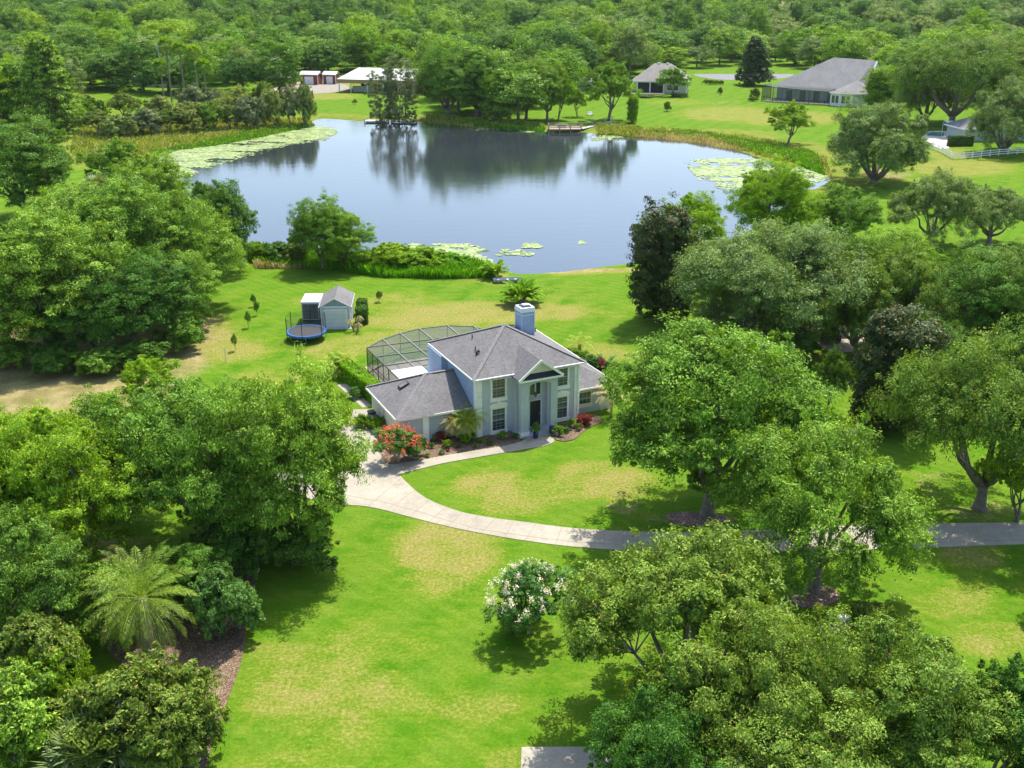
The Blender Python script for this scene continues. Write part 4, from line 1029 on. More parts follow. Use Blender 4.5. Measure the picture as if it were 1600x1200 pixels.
r = MB(); pk = (25,3.6,6.6); P_8 = [(18.9,-3.9,3.5),(22.5,-5.2,3.5),(25.8,-4.1,3.5),(30.8,-1.3,3.5),(30.8,9,3.5),(18.9,5,3.5)]
for i in range(6): r.poly([P_8[i], P_8[(i+1) % 6], pk])
r.poly(P_8[::-1]); r.build('bay_roof', M['roof3'], S2)
for (p, q) in (((19.6,-3.45),(22.4,-4.57)),((22.6,-4.58),(25.4,-3.64))):
    for f0, f1 in ((.14,.46),(.56,.88)):
        a0 = (p[0]+(q[0]-p[0])*f0, p[1]+(q[1]-p[1])*f0-.06); a1 = (p[0]+(q[0]-p[0])*f1, p[1]+(q[1]-p[1])*f1-.06)
        MB().poly([(*a0,.9),(*a1,.9),(*a1,2.9),(*a0,2.9)]).build('window', M['glass'], S2)
MB().prism([(26,-3.4),(29.8,-1.2),(29.75,-1.15),(25.95,-3.35)], .2, 3.2).build('garage_panel', M['grey'], S2)
sc = MB(); cpp = [(.2,2.8),(-1.5,-.5),(2.5,-2.6),(8,-3.6),(13.5,-3.8),(19.4,-3.0)]; fr = MB()
for i, p in enumerate(cpp):
    fr.beam((*p, 0), (*p, 4.6-.9*i/5), .12)
    if i < 5:
        q = cpp[i+1]; z1 = 4.6-.9*i/5; z2 = 4.6-.9*(i+1)/5
        sc.poly([(*p,.1),(*q,.1),(*q,z2),(*p,z1)]); fr.beam((*p,z1),(*q,z2),.14); fr.beam((*p,1.1),(*q,1.1),.08)
        for k in (1,2,3): m_ = (p[0]+(q[0]-p[0])*k/4, p[1]+(q[1]-p[1])*k/4); fr.beam((*m_,0),(*m_,z1),.07)
        sc.poly([(*p,z1),(*q,z2),(min(22,q[0]),2.0,4.4),(max(1,p[0]),2.0,4.4)])
fr.build('porch_frame', M['dark'], S2); sc.build('porch_screen', M['screen'], S2)
for xx in (5, 9, 13, 17): MB().box(xx, xx+1.6, 2.93, 3.0, .2, 3.0).build('glass_door', M['glass'], S2)
MB().box(-.5, 19.5, -3.0, 3.0, -.1, .15).build('porch_floor', M['concrete'], S2)
S3 = hip_house(G(1195,532)[0], G(1195,532)[1], R_(14), 9.5, 8, 2.6, 4.6, 'cream neighbour house under the broad live oak', M['cream'], M['roof4'], 3.6)
window_y(S3, 1.8, 3.0, .9, 2.1, 0, M['white'], 1, 2, fw=.08); window_y(S3, 7.0, 8.2, .9, 2.1, 0, M['white'], 1, 2, fw=.08)
S4 = hip_house(-126, 366, R_(-12), 17, 9, 3.2, 5.6, 'pale roofed house behind the far fan palms and utility pole', M['white'], plain('pale_roof', (.52,.50,.48), .8), 4.2)
for xx in (3, 8, 13): MB().box(xx, xx+1.4, -.05, 0, 1.0, 2.4).build('window', M['glass'], S4)
far_shed(-95, 392, R_(-6), 11, 7, 6.0, 'tan open-sided pole building left of the red sheds', plain('tan_metal', (.42,.33,.24), .8), 1.4, False)
S5 = hip_house(G(1208,46)[0], G(1208,46)[1]+20, R_(5), 18, 14, 5+8, 17, 'distant house with a pinkish roof among the trees at the top', M['beige'], M['roof4'], 6)
S6 = hip_house(102.5, 243, R_(8), 14, 8, 2.9, 5.2, 'pool house with a pale roof half hidden by the grey oak at the right edge', M['grey'], M['roof3'], 4)
far_shed(-163, 300, R_(5), 9, 6, 3.2, 'pinkish roofed outbuilding at the far left edge', plain('rose_wall', (.5,.36,.32), .8), 1, False)
tag(MB().prism([G(1440,215), G(1452,205), G(1484,205), G(1483,232), G(1465,232)], -.1, .04).build('pool_deck', plain('pool_deck_tile', (.55,.48,.44), .8)), kind='structure')
tag(MB().prism([G(1446,212), G(1454,207), G(1476,207), G(1474,213)], .041, .06).build('pool_water', pw), kind='structure')
aw = empty('shade_canopy', (*G(1487,210), 0), .1, 'white and blue canopy beside the far swimming pool', 'canopy')
MB().poly([(-1.8,-1.5,2.6),(1.8,-1.5,2.4),(1.8,1.5,2.9),(-1.8,1.5,3.1)]).build('canopy_top', M['white'], aw); MB().box(-1.8,1.8,-1.52,-1.46,1.6,2.4).build('blue_valance', M['bluesheet'], aw)
for xx in (-1.75,1.75):
    for yy in (-1.45,1.45): MB().beam((xx,yy,0),(xx,yy,2.7),.08).build('leg', M['white'], aw)
# ------------------------------------------------------------------ white rail fences
def rail_fence(pts, label, step=2.4, h=1.35, mat='white'):
    e = empty('rail_fence', (*pts[0], 0), 0, label, 'fence'); o = Vector((*pts[0], 0)); rl = MB(); k = 0
    for a, b in zip(pts[:-1], pts[1:]):
        a = Vector((*a, 0))-o; b = Vector((*b, 0))-o; n = max(1, round((b-a).length/step))
        for i in range(n+(1 if b == Vector((*pts[-1], 0))-o else 0)):
            p = a.lerp(b, i/n); MB().beam(p+Vector((0,0,-.1)), p+Vector((0,0,h+.08)), .15).build('post', M[mat], e)
        for z in (.35, .80, 1.22): rl.beam(a+Vector((0,0,z)), b+Vector((0,0,z)), .05, .16)
    rl.build('rails', M[mat], e); return e
rail_fence([G(1440,228), G(1466,237), G(1489,249), G(1505,249), G(1560,243), G(1660,236)], 'white three-rail fence running to the right edge below the grey oak')
rail_fence([G(1590,218), G(1620,226), G(1670,236)], 'short far stretch of white fence behind the grey oak at the right edge')
# ------------------------------------------------------------------ pier, docks, boat
px_, py_ = G(857, 208, WL)
Pr = empty('pier', (px_, py_, WL), R_(0), 'weathered wooden fishing pier with railings on the far shore', 'pier')
b = MB(); b.box(0, 8, 0, 4.6, .75, .95); b.build('deck', M['deck'], Pr)
for xx in (.1, 2.7, 5.3, 7.9):
    for yy in (.1, 4.4): MB().beam((xx,yy,-1.5),(xx,yy,1.9),.2).build('post', M['deck'], Pr)
b = MB()
for yy in (.1, 4.4):
    for z in (1.3, 1.8): b.beam((0,yy,z),(8,yy,z),.09,.14)
b.beam((.1,0,1.8),(.1,4.4,1.8),.09,.14); b.build('railing', M['deck'], Pr)
b = MB(); b.beam((8,3.0,.62),(17,17,.62),1.3,.12); b.build('walkway', M['greywood'], Pr)
b = MB()
for i in range(6):
    t = i/5; b.beam((8.6+9*t-.8,3+14*t,.5),(8.6+9*t-.8,3+14*t,1.9),.14)
b.beam((7.9,3,1.8),(16.8,17,1.8),.08,.12); b.build('walkway_rail', M['deck'], Pr)
b = MB(); b.box(2.2,4.4,1.8,2.6,.75,1.2); b.box(2.2,4.4,2.6,2.7,.75,1.7); b.build('bench', M['deck'], Pr)
bn = empty('garden_bench', (*G(922,181), 0), .6, 'white bench at the landward end of the pier', 'bench')
MB().box(-.9,.9,-.3,.3,.42,.5).build('seat', M['white'], bn); MB().box(-.9,.9,.3,.38,.5,1.1).build('backrest', M['white'], bn)
for xx in (-.8,.8): MB().box(xx-.06,xx+.06,-.28,.28,0,.42).build('leg', M['white'], bn)
for cx_, cy_, w_, lab in ((586,191,5.5,'small grey floating dock left of the casuarinas'), (630,192,6.5,'pale low dock right of the casuarinas')):
    x, y = G(cx_, cy_, WL); dk = empty('dock', (x-w_/2, y-1, WL), R_(-6), lab, 'dock')
    MB().box(0, w_, 0, 3.2, .25, .42).build('deck', M['greywood'], dk)
    for xx in (.2, w_-.2):
        for yy in (.2, 3.0): MB().beam((xx,yy,-1.5),(xx,yy,.95),.18).build('post', M['greywood'], dk)
bo = empty('rowing_boat', (*G(792,441), .02), R_(6), 'flat grey jon boat lying on the grass by the near shore', 'boat')
hb_ = MB(); pr_ = [(-1.45,.55),(1.3,.6),(1.75,.45)]
sec = [(-1.7,.50,.0),(-.5,.58,-.02),(.8,.56,.0),(1.5,.44,.10),(1.85,.30,.22)]
for i in range(len(sec)-1):
    (x0,w0,z0),(x1,w1,z1) = sec[i], sec[i+1]
    hb_.poly([(x0,-w0*.7,z0),(x1,-w1*.7,z1),(x1,w1*.7,z1),(x0,w0*.7,z0)])
    for s in (-1,1): hb_.poly([(x0,s*w0*.7,z0),(x1,s*w1*.7,z1),(x1,s*w1,.45+z1*.3),(x0,s*w0,.45)])
hb_.poly([(-1.7,-.35,0),(-1.7,.35,0),(-1.7,.5,.45),(-1.7,-.5,.45)]); hb_.poly([(1.85,-.21,.22),(1.85,.21,.22),(1.85,.3,.52),(1.85,-.3,.52)])
hb_.build('hull', M['steel'], bo)
for xx in (-1.1, .1, 1.1): MB().box(xx-.14,xx+.14,-.5,.5,.28,.34).build('bench_seat', M['steel'], bo)
# ------------------------------------------------------------------ cars of the neighbour
def car(x, y, rz, mat, label):
    e = empty('parked_car', (x, y, .04), rz, label, 'car')
    b = MB(); b.yprism([(-.0,.32),(4.5,.32),(4.55,.62),(4.45,.82),(3.5,.93),(.15,.95),(-.05,.7)], -.88, .88); b.f = b.f
    bb = MB(); bb.xprism([(-2.25,.30),(2.25,.30),(2.28,.62),(2.15,.80),(1.15,.92),(-2.05,.95),(-2.25,.75)], -.88, .88); bb.build('body', mat, e, bevel=.06)
    c = MB(); pr_ = [(-1.75,.93,.80),(1.15,.91,.80)]; lo_ = [(-1.8,-.80),(1.2,-.80),(1.2,.80),(-1.8,.80)]; hi_ = [(-1.2,-.62),(.35,-.62),(.35,.62),(-1.2,.62)]
    n = len(c.v); c.v += [(p[0],p[1],.92) for p in lo_]+[(p[0],p[1],1.42) for p in hi_]
    c.f += [(0,1,5,4),(1,2,6,5),(2,3,7,6),(3,0,4,7)]; c.build('windows', M['glassd'], e)
    MB().box(-1.22,.38,-.63,.63,1.40,1.46).build('car_roof', mat, e, bevel=.02)
    for wx in (-1.4, 1.4):
        for wy in (-.9, .9):
            q = MB().tube([(wx,wy-.1,.33),(wx,wy+.1,.33)], .33, 16).build('wheel', M['black'], e); MB().tube([(wx,wy-.105,.33),(wx,wy+.105,.33)], .19, 10).build('rim', M['steel'], q)
    for wy in (-.6,.6):
        MB().box(2.2,2.3,wy-.2,wy+.2,.58,.72).build('headlight', M['white'], e); MB().box(-2.30,-2.2,wy-.2,wy+.2,.62,.78).build('tail_light', M['red'], e)
    return e
car(*G(1308,503), R_(10), M['carS'], 'silver car at the top of the neighbour driveway')
car(*G(1348,519), R_(-60), M['carR'], 'dark red car half hidden by the rusty magnolia')
car(*G(1300,526), R_(70), M['carD'], 'dark blue car parked against the neighbour house')
# ------------------------------------------------------------------ utility pole
up_ = empty('utility_pole', (*G(256,128), 0), .9, 'leaning grey utility pole with a crossarm behind the willows', 'utility pole')
MB().tube([(0,0,-.3),(-1.1,0,13.2)], [.2,.14], 8).build('pole', M['steel'], up_)
MB().beam((-2.4,0,12.0),(.5,0,12.2),.16).build('crossarm', M['steel'], up_)
MB().tube([(-.9,.3,10.2),(-.9,.3,11.2)], .28, 10).build('transformer', M['steel'], up_)
MB().beam((-1.0,0,11.0),(-3.2,0,8.0),.05).build('stay_wire', M['steel'], up_)
# ------------------------------------------------------------------ garden pieces
fo = empty('bird_bath', (*G(1316,985), 0), 0, 'grey stone bird bath between two urns near the clipped block hedge', 'bird bath')
MB().lathe([(.24,0),(.22,.1),(.09,.2),(.08,.62),(.14,.70),(.36,.78),(.38,.86),(.30,.84),(.001,.80)], 0, 0, 16).build('bowl', M['stonelight'], fo, smooth=True)
MB().lathe([(.05,.8),(.04,1.1),(.08,1.2),(.05,1.3),(.001,1.34)], 0, 0, 10).build('finial', M['stone'], fo, smooth=True)
for dx, lab in ((-.62, 'left stone urn beside the bird bath'), (.62, 'right stone urn beside the bird bath')):
    u = empty('urn', (G(1316,987)[0]+dx, G(1316,987)[1]-.1, 0), 0, lab, 'urn', 'urns flanking the bird bath')
    MB().lathe([(.15,0),(.10,.08),(.09,.18),(.22,.42),(.26,.55),(.22,.56),(.001,.50)], 0, 0, 14).build('vase', M['stonelight'] if dx < 0 else plain('urn_blue_grey', (.30,.38,.45), .6), u, smooth=True)
    c = link('foliage', P_['shrub']['crown'], None, u, (0,0,.45)); c.scale = (.35,.35,.4); setmat(c, L['olive'])
st = tag(MB().lathe([(.28,0),(.33,.15),(.2,.3),(.001,.34)], *G(398,893), 9).build('garden_stone', M['stonelight'], smooth=True), 'white stone in the shade at the edge of the mulch bed', 'stone')
def pot(lx, ly, r, h, label, plant_=None):
    x, y = HW(lx, ly); e = empty('flower_pot', (x, y, .12 if ly > -1.9 else .05), 0, label, 'flower pot')
    MB().lathe([(r*.7,0),(r,h*.45),(r*.92,h*.9),(r*1.02,h),(r*.85,h*.98),(r*.8,h*.85),(.001,h*.84)], 0, 0, 18).build('pot', M['pot'], e, smooth=True)
    if plant_: c = link('foliage', P_['bush0']['crown'], None, e, (0,0,h*.7)); c.scale = (.18,.18,.36); setmat(c, L[plant_])
pot(6.0, -1.95, .27, .62, 'dark blue glazed pot right of the front door')
pot(4.35, -2.2, .24, .50, 'pot with an upright shrub left of the front door', 'oak')
for lx, ly, m_, lab in ((-6.9, 6.6, 'dark', 'dark wheeled bin against the garage side wall'), (-7.0, 5.6, 'greywood', 'grey wheeled bin beside the dark one at the garage')):
    x, y = HW(lx, ly); e = empty('wheeled_bin', (x, y, .02), HYAW, lab, 'bin')
    MB().prism([(-.28,-.3),(.28,-.3),(.28,.3),(-.28,.3)], .06, 1.0).build('bin_body', M[m_], e, bevel=.03); MB().box(-.31,.31,-.34,.34,1.0,1.07).build('lid', M['dark'], e)
    MB().tube([(-.3,.3,.1),(.3,.3,.1)], .1, 10).build('wheel', M['black'], e)
dspt = MB(); dspt.box(9.30, 9.38, -.17, -.09, .1, 5.1); dspt.build('downspout', M['white'], H)
MB().box(-.44, 9.94, -.52, -.43, EZ-.10, EZ+.02).build('gutter', M['white'], H)
# bed planting
for i, (cx_, cy_, s, lf, lab) in enumerate([(683,690,.45,'bright','bright tuft beside the white pilaster'), (700,699,.55,'bright','light green shrub in front of the pygmy palms'), (731,693,.75,'hedge','brightest green shrub below the corner quoins'),
    (690,710,.35,'crape','blue-green tuft at the bed edge left'), (752,692,.4,'bright','small tuft right of the brightest shrub'), (786,686,.6,'oak','dark shrub under the lower left window'), (765,696,.35,'olive','tiny olive tuft at the bed edge'),
    (873,681,.7,'bright','tall light shrub right of the entry'), (884,676,.45,'crape','blue-green shrub under the right window'), (892,668,.6,'oak','dark shrub against the wall under the right window'), (905,672,.5,'olive','olive shrub near the right corner quoins'),
    (840,672,.35,'oak','small shrub inside the entry column'), (675,701,.4,'olive','olive tuft between coral tree and tufts'), (650,712,.45,'crape','blue-green tuft beside the coral tree'), (668,715,.3,'bright','tiny bright tuft by the walkway'),
    (716,700,.3,'olive','tiny olive tuft before the brightest shrub'), (742,700,.28,'bright','tiny bright tuft by the walkway curve'), (806,686,.4,'oakd','dark shrub beside the left entry column')]):
    x, y = G(cx_, cy_); plant('shrub', lf, x, y, .8*s, 1.25*s, lab, cat='shrub', name='shrub', group='small shrubs in the front beds')
for (cx_, cy_, s, lab) in ((690,688,.8,'wine red shrub left of the pygmy palms'), (914,664,1.0,'crimson cordyline shrub at the right corner of the house'), (700,706,.25,'small red tuft by the walkway')):
    x, y = G(cx_, cy_); plant('bush0', 'red', x, y, .75*s, .95*s, lab, cat='shrub', name='shrub')
x, y = G(706,684); palm('pygmy', x, y, 1.5, .85, 'left pygmy palm with drooping dry fronds by the house wall', leaf='drypalm', tr=.09, skirt=True, lean=(-.3,0))
x, y = G(733,686); palm('pygmy', x, y, 2.0, .88, 'right pygmy palm with a green crown by the corner quoins', leaf='palm', tr=.10, skirt=True, stems=2, spread=.5)
x, y = HW(12.3, -.9); palm('pygmy', x, y, 2.1, 1.0, 'pygmy palm with straw-coloured fronds at the right wing', leaf='drypalm', tr=.10)
# crape myrtles with flowers as a part
def crape(x, y, r, h, flower, leaf, label, nfl, seed):
    e = plant('open1' if r > 1.7 else 'bush0', leaf, x, y, r, h, label, bark=BARKY)
    rng = np.random.default_rng(seed); C = []
    for _ in range(nfl):
        u = unit(1, rng, .02)[0]; c = np.array([u[0]*r*.98, u[1]*r*.98, h*.54+u[2]*h*.47]); k = 24
        C.append(c+rng.normal(0, 1, (k, 3))*np.array([.07, .07, .10])*(1+.4*(r > 1.9)))
    C = np.concatenate(C); Vv = cards(C, rng.normal(size=C.shape), .055*rng.uniform(.6, 1.4, len(C)), .045*rng.uniform(.6, 1.4, len(C)), rng)
    s = e.scale; Vv = Vv/np.array([s[0], s[1], s[2]])
    link('blossom', mesh_np('blossom', Vv, quads(len(Vv)), 4), L[flower], e); return e
x, y = G(622, 722); crape(x, y, 1.85, 2.9, 'flowerr', 'crape', 'coral flowering crape myrtle at the left end of the front bed', 75, 1)
x, y = G(648, 718); crape(x, y, 1.1, 2.2, 'flowerr', 'crape', 'smaller crape myrtle with few coral flowers right of the big coral one', 5, 2)
x, y = G(828, 990); crape(x, y, 2.55, 4.2, 'flowerw', 'crape', 'cream flowering crape myrtle on the open front lawn', 70, 3)
x, y = G(800, 990); plant('bush0', 'oak', x, y, 1.0, 1.8, 'dark green leafy shrub at the foot of the cream flowering crape myrtle', cat='shrub', name='shrub')
# planting behind and beside the house
x, y = G(905, 566); palm('pygmy', x, y, 1.9, .9, 'spiky palm with upright fronds behind the house roof', leaf='palm', tr=.16)
for cx_, cy_, r, h, p, lf, lab in ((898,580,1.5,2.0,'bush0','bright','green shrub behind the house roof below the spiky palm'), (925,590,1.2,2.2,'bush0','crape','blue-green shrub behind the right wing roof'),
    (936,590,.8,2.0,'bush0','red','reddish shrub behind the right wing roof'), (965,592,1.6,1.5,'bush0','oak','green shrub at the back corner of the right wing'), (990,600,1.6,1.5,'bush0','oakd','dark shrub right of the right wing'), (885,570,1.3,1.6,'bush0','oak','leafy shrub behind the main roof')):
    x, y = G(cx_, cy_); plant(p, lf, x, y, r, h, lab, cat='shrub', name='shrub')
x, y = G(941, 588); palm('banana', x, y, 1.0, .7, 'traveller palm with paddle leaves behind the right wing', leaf='crape', tr=.12, stems=2)
x, y = G(529, 586); palm('pygmy', x, y, 1.4, .75, 'small clumping palm with several stems on the back lawn', leaf='palm', tr=.08, stems=4, spread=.9)
x, y = G(557, 518); palm('dry', x, y, 1.6, .55, 'dead brown palm clump on leaning stems beside the block hedges', leaf='drypalm', tr=.09, stems=3, spread=.8)
for cx_, cy_, h, lab in ((397,479,1.7,'upper left young stake tree on the back lawn'), (402,493,1.9,'round headed sapling nearest the grove on the back lawn'), (389,512,2.2,'sapling in a dry patch on the back lawn'), (367,548,2.1,'thin sapling by the dirt edge of the back lawn')):
    x, y = G(cx_, cy_); plant('open1', 'oak', x, y, .36, h*.85, lab, cat='sapling', name='sapling', group='saplings on the back lawn')
x, y = G(593, 472); plant('open1', 'olive', x, y, .5, 1.3, 'bare little fruit tree on the back lawn behind the shed', cat='sapling', name='sapling')
tag(MB().tube([(*G(353,566),0),(*G(353,566),1.6)], .05, 6).build('stake', M['cream']), 'thin pale yellow stake at the dirt edge below the saplings', 'stake')
for cx_, cy_, r, h, lf, lab in ((565,668,.8,1.1,'yel','rounded yellow-green shrub by the garage wall'),(590,672,.9,1.1,'bright','bright shrub at the garage corner'),(535,655,.9,1.3,'oak','green shrub left of the garage'),(528,668,.8,1.2,'red','purplish red shrub left of the garage'),(556,622,.7,1.0,'crape','blue-green shrub behind the garage corner')):
    x, y = G(cx_, cy_); plant('bush1', lf, x, y, r, h, lab, cat='shrub', name='shrub')
# shrubs round the far houses
for cx_, cy_, r, h, lf, lab in ((1020,124+4,1.3,1.6,'oak','round shrub'),(1103,131,1.2,1.5,'oak','first round shrub by the far street'),(1110,132,1.3,1.5,'olive','second round shrub by the far street'),(1118,132,1.2,1.4,'bright','third round shrub by the far street'),(1126,132,1.1,1.3,'olive','last round shrub by the far street'),
    (1125,148,.8,2.2,'olive','thin young tree on the far lawn'),(1179,155,1.6,3.2,'olive','small pinkish tree at the porch corner of the large far house'),(1176,158,1.5,1.2,'oakd','low dark shrub at the porch corner of the large far house'),
    (1060,151,3.2,1.0,'oakd','low dark bed under the bright tree by the small far house'),(1010,152,3.2,.8,'olive','low border by the small far house patio')):
    if lab == 'round shrub': continue
    x, y = G(cx_, cy_); plant('bush0', lf, x, y, r, h, lab, cat='shrub', name='shrub')
# ------------------------------------------------------------------ marsh growth, reeds, lily pads
def reeds(name, polys, n, h0, h1, leaf, seed, w_=.06, near=None):
    rng = np.random.default_rng(seed); P = []
    for poly, frac in polys:
        W = np.array([G(*p) for p in poly]); k = int(n*frac)
        q = np.stack([rng.uniform(W[:,0].min(), W[:,0].max(), k*6), rng.uniform(W[:,1].min(), W[:,1].max(), k*6)], 1)
        q = q[in_poly(q[:,0], q[:,1], W)][:k]; P.append(q)
    P = np.concatenate(P); d = sdist(P[:,0], P[:,1], lakes); k_ = (d < 1.5) & ~((P[:,0] > px_-1) & (P[:,0] < px_+12) & (np.abs(P[:,1]-py_) < 16)); P = P[k_]; d = d[k_]; z = gz(d); n = len(P)
    # clumpiness
    hh = rng.uniform(h0, h1, n)*(.75+.5*np.abs(np.sin(P[:,0]*.35+np.sin(P[:,1]*.21)*2)))
    a = rng.uniform(0, 6.28, n); ln = rng.normal(0, .28, (n, 2))*hh[:, None]; s = np.stack([np.cos(a), np.sin(a)], 1)*w_*rng.uniform(.7, 1.5, n)[:, None]
    Vv = np.empty((n, 4, 3)); Vv[:,0,:2] = P-s; Vv[:,1,:2] = P+s; Vv[:,2,:2] = P+s*.7+ln; Vv[:,3,:2] = P-s*.3+ln*1.1
    Vv[:,0,2] = z-.05; Vv[:,1,2] = z-.05; Vv[:,2,2] = z+hh; Vv[:,3,2] = z+hh*.95
    o = link(name, mesh_np(name, Vv.reshape(-1,3), quads(n*4), 4), L[leaf]); tag(o, kind='stuff'); return o
reeds('marsh_grass', [([(1000,212),(1060,214),(1120,222),(1200,244),(1260,258),(1300,275),(1290,250),(1230,228),(1150,214),(1060,204),(1000,202)], .10),
    ([(660,190),(760,197),(860,203),(930,207),(1000,212),(1000,200),(930,196),(840,196),(740,188),(670,182)], .25),
    ([(120,200),(300,190),(480,186),(500,196),(440,206),(340,226),(240,240),(235,262),(160,262),(110,240)], .40)], 50000, .3, .9, 'reed', 1, .16)
reeds('green_reeds', [([(395,205),(450,197),(505,192),(520,199),(450,206),(380,218),(330,229),(240,244),(240,236),(320,222)], .4), ([(1000,208),(1100,214),(1240,252),(1290,272),(1270,240),(1180,224),(1080,208)], .5), ([(700,192),(800,200),(860,204),(850,196),(740,188)], .3)], 40000, .25, .8, 'reedg', 2, .15)
reeds('shore_reeds', [([(590,412),(640,402),(700,410),(770,420),(775,434),(700,436),(600,434),(540,424)], .75), ([(395,392),(450,395),(560,402),(600,412),(520,422),(420,418),(385,408)], .25)], 26000, .5, 1.2, 'reedg', 3, .05)
reeds('dry_shore_grass', [([(395,400),(520,402),(560,412),(480,420),(400,420)], .6), ([(1000,206),(1100,212),(1180,226),(1170,234),(1060,220),(990,212)], .4)], 12000, .3, .8, 'drypalm', 4, .07)
def lilies(polys, n, seed):
    rng = np.random.default_rng(seed); P = []
    for poly, frac, dens in polys:
        W = catmull(np.array([G(*p, WL) for p in poly]), 4); k = int(n*frac)
        q = np.stack([rng.uniform(W[:,0].min(), W[:,0].max(), k*4), rng.uniform(W[:,1].min(), W[:,1].max(), k*4)], 1)
        dd = sdist(q[:,0], q[:,1], W)+rng.normal(0, 1.3, len(q)); nz = sum(np.sin(q[:,0]*fx+q[:,1]*fy+ph) for fx, fy, ph in zip(rng.normal(0, .55, 9), rng.normal(0, .55, 9), rng.uniform(0, 6, 9)))/3.2+rng.normal(0, .25, len(q))
        q = q[(dd > 0) & (nz > -dens*.9-.04*dd)][:k]; P.append(q)
    P = np.concatenate(P); d = sdist(P[:,0], P[:,1], lakes); P = P[d > -.3]; n = len(P)
    a = rng.uniform(0, 6.28, (n, 1))+np.arange(6)[None]*pi/3; r = rng.uniform(.16, .42, (n, 1))
    Vv = np.empty((n, 6, 3)); Vv[:,:,0] = P[:,0:1]+np.cos(a)*r; Vv[:,:,1] = P[:,1:2]+np.sin(a)*r; Vv[:,:,2] = WL+.02+rng.uniform(0, .05, (n, 1))+rng.normal(0, .012, (n, 6))
    o = link('lily_pads', mesh_np('lily_pads', Vv.reshape(-1,3), np.arange(n*6, dtype=np.int32).reshape(-1,6), 6), L['lily']); tag(o, kind='stuff')
lilies([([(232,250),(262,238),(330,229),(400,216),(450,206),(498,198),(524,209),(490,219),(440,226),(395,236),(350,252),(310,262),(285,274),(262,272)], .55, .5),
        ([(1082,262),(1110,250),(1150,248),(1190,252),(1215,262),(1260,262),(1290,275),(1250,285),(1210,290),(1165,296),(1120,286),(1090,276)], .30, .2),
        ([(640,384),(690,382),(740,394),(768,410),(740,410),(690,402)], .10, .6), ([(740,197),(790,199),(800,203),(760,203)], .015, .4), ([(815,201),(850,203),(845,207),(818,206)], .01, .4),
        ([(925,216),(965,211),(968,214),(935,220)], .008, .4), ([(818,385),(850,380),(855,384),(825,388)], .004, .2), ([(905,378),(925,377),(922,381)], .002, .2), ([(780,390),(830,396),(826,400),(790,396)], .003, -.1)], 26000, 5)

# ------------------------------------------------------------------ trees placed one by one
def T(*a, **k): return ptree(*a, **k)
# near left belt
T('oak1','oak',470,868,250,578,'tall green oak right of the feather palm, casting its shade on the front lawn',rz=.4)
T('oak0','oak',325,850,290,596,'broad green oak between the yellow-green tree and the oak that shades the lawn',rz=2.0)
T('oak2','yel',120,905,230,655,'yellow-green leafy tree at the left edge behind the feather palm',rz=1.0)
T('oak1','yel',20,900,200,660,'yellow-green tree cut by the left edge of the picture, topmost bright crown there')
T('oak2','oak',205,800,190,605,'smaller green oak left of the broad oak, behind the yellow-green tree')
T('open1','bright',235,640,100,560,'small bright green tree at the edge of the dirt clearing below the dark grove')
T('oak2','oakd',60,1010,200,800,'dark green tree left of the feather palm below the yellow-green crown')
T('bush0','oak',165,1000,150,880,'dark rounded shrub just left of the feather palm',cat='shrub',name='shrub')
T('bush0','olive',60,1100,170,960,'leafy olive shrub at the left edge level with the foot of the feather palm',cat='shrub',name='shrub')
T('bush1','yel',95,1120,130,1000,'bright green shrub below and left of the feather palm',cat='shrub',name='shrub')
T('bush0','oak',20,1190,190,1040,'green shrub in the bottom left corner of the picture',cat='shrub',name='shrub')
T('bush1','olive',235,1180,235,1040,'wide olive green bush above the fan palm on the mulch bed',cat='shrub',name='shrub')
T('bush1','olive',285,1190,140,1075,'olive bush at the lower edge of the mulch bed beside the open lawn',cat='shrub',name='shrub')
T('bush0','crape',345,1000,110,890,'blue-green shrub between the feather palm and the shaded lawn',cat='shrub',name='shrub')
T('bush0','olive',300,935,130,850,'olive shrub directly behind the crown of the feather palm',cat='shrub',name='shrub')
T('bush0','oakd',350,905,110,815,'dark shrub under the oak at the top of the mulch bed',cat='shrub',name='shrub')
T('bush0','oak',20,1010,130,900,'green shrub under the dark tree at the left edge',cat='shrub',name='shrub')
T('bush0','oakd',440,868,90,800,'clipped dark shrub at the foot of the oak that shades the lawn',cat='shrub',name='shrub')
x,y=G(235,1030); palm('date',x,y,4.0,.86,'large silvery green feather palm standing in the mulch bed by the lawn',tr=.34)
x,y=G(150,1215); palm('fan',x,y,.9,1.25,'low silver-green fan palm at the bottom edge below the olive bush',leaf='sabal',tr=.2)
# grove left of the back lawn
grove=[('oak0','oak',85,552,255,335,'huge rounded oak at the left edge of the grove, lit top'),
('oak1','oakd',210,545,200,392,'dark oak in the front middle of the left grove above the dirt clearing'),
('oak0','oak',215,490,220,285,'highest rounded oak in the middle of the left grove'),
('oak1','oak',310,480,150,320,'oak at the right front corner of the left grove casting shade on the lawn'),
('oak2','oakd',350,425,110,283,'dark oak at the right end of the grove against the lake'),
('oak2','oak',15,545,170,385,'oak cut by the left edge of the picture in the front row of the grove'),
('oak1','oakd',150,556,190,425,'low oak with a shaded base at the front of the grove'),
('oak2','oak',285,515,125,392,'lower oak leaning out over the back lawn from the grove'),
('oak1','oak',130,420,170,290,'oak in the second row of the grove behind the huge rounded oak'),
('oak1','oakd',40,345,190,185,'dark green oak standing alone behind the left grove by the picture edge'),
('open1','oak',190,330,110,220,'darker airy tree at the lake end of the left grove'),
('oak2','oak',250,350,110,240,'green tree beside the lily pads at the near left shore'),
]
for g in grove:
    if g[4]: T(*g[:7])
x,y=G(328,395); palm('fan',x,y,7.4,1.2,'cabbage palm rising out of the grove beside the lake',leaf='sabal',tr=.2)
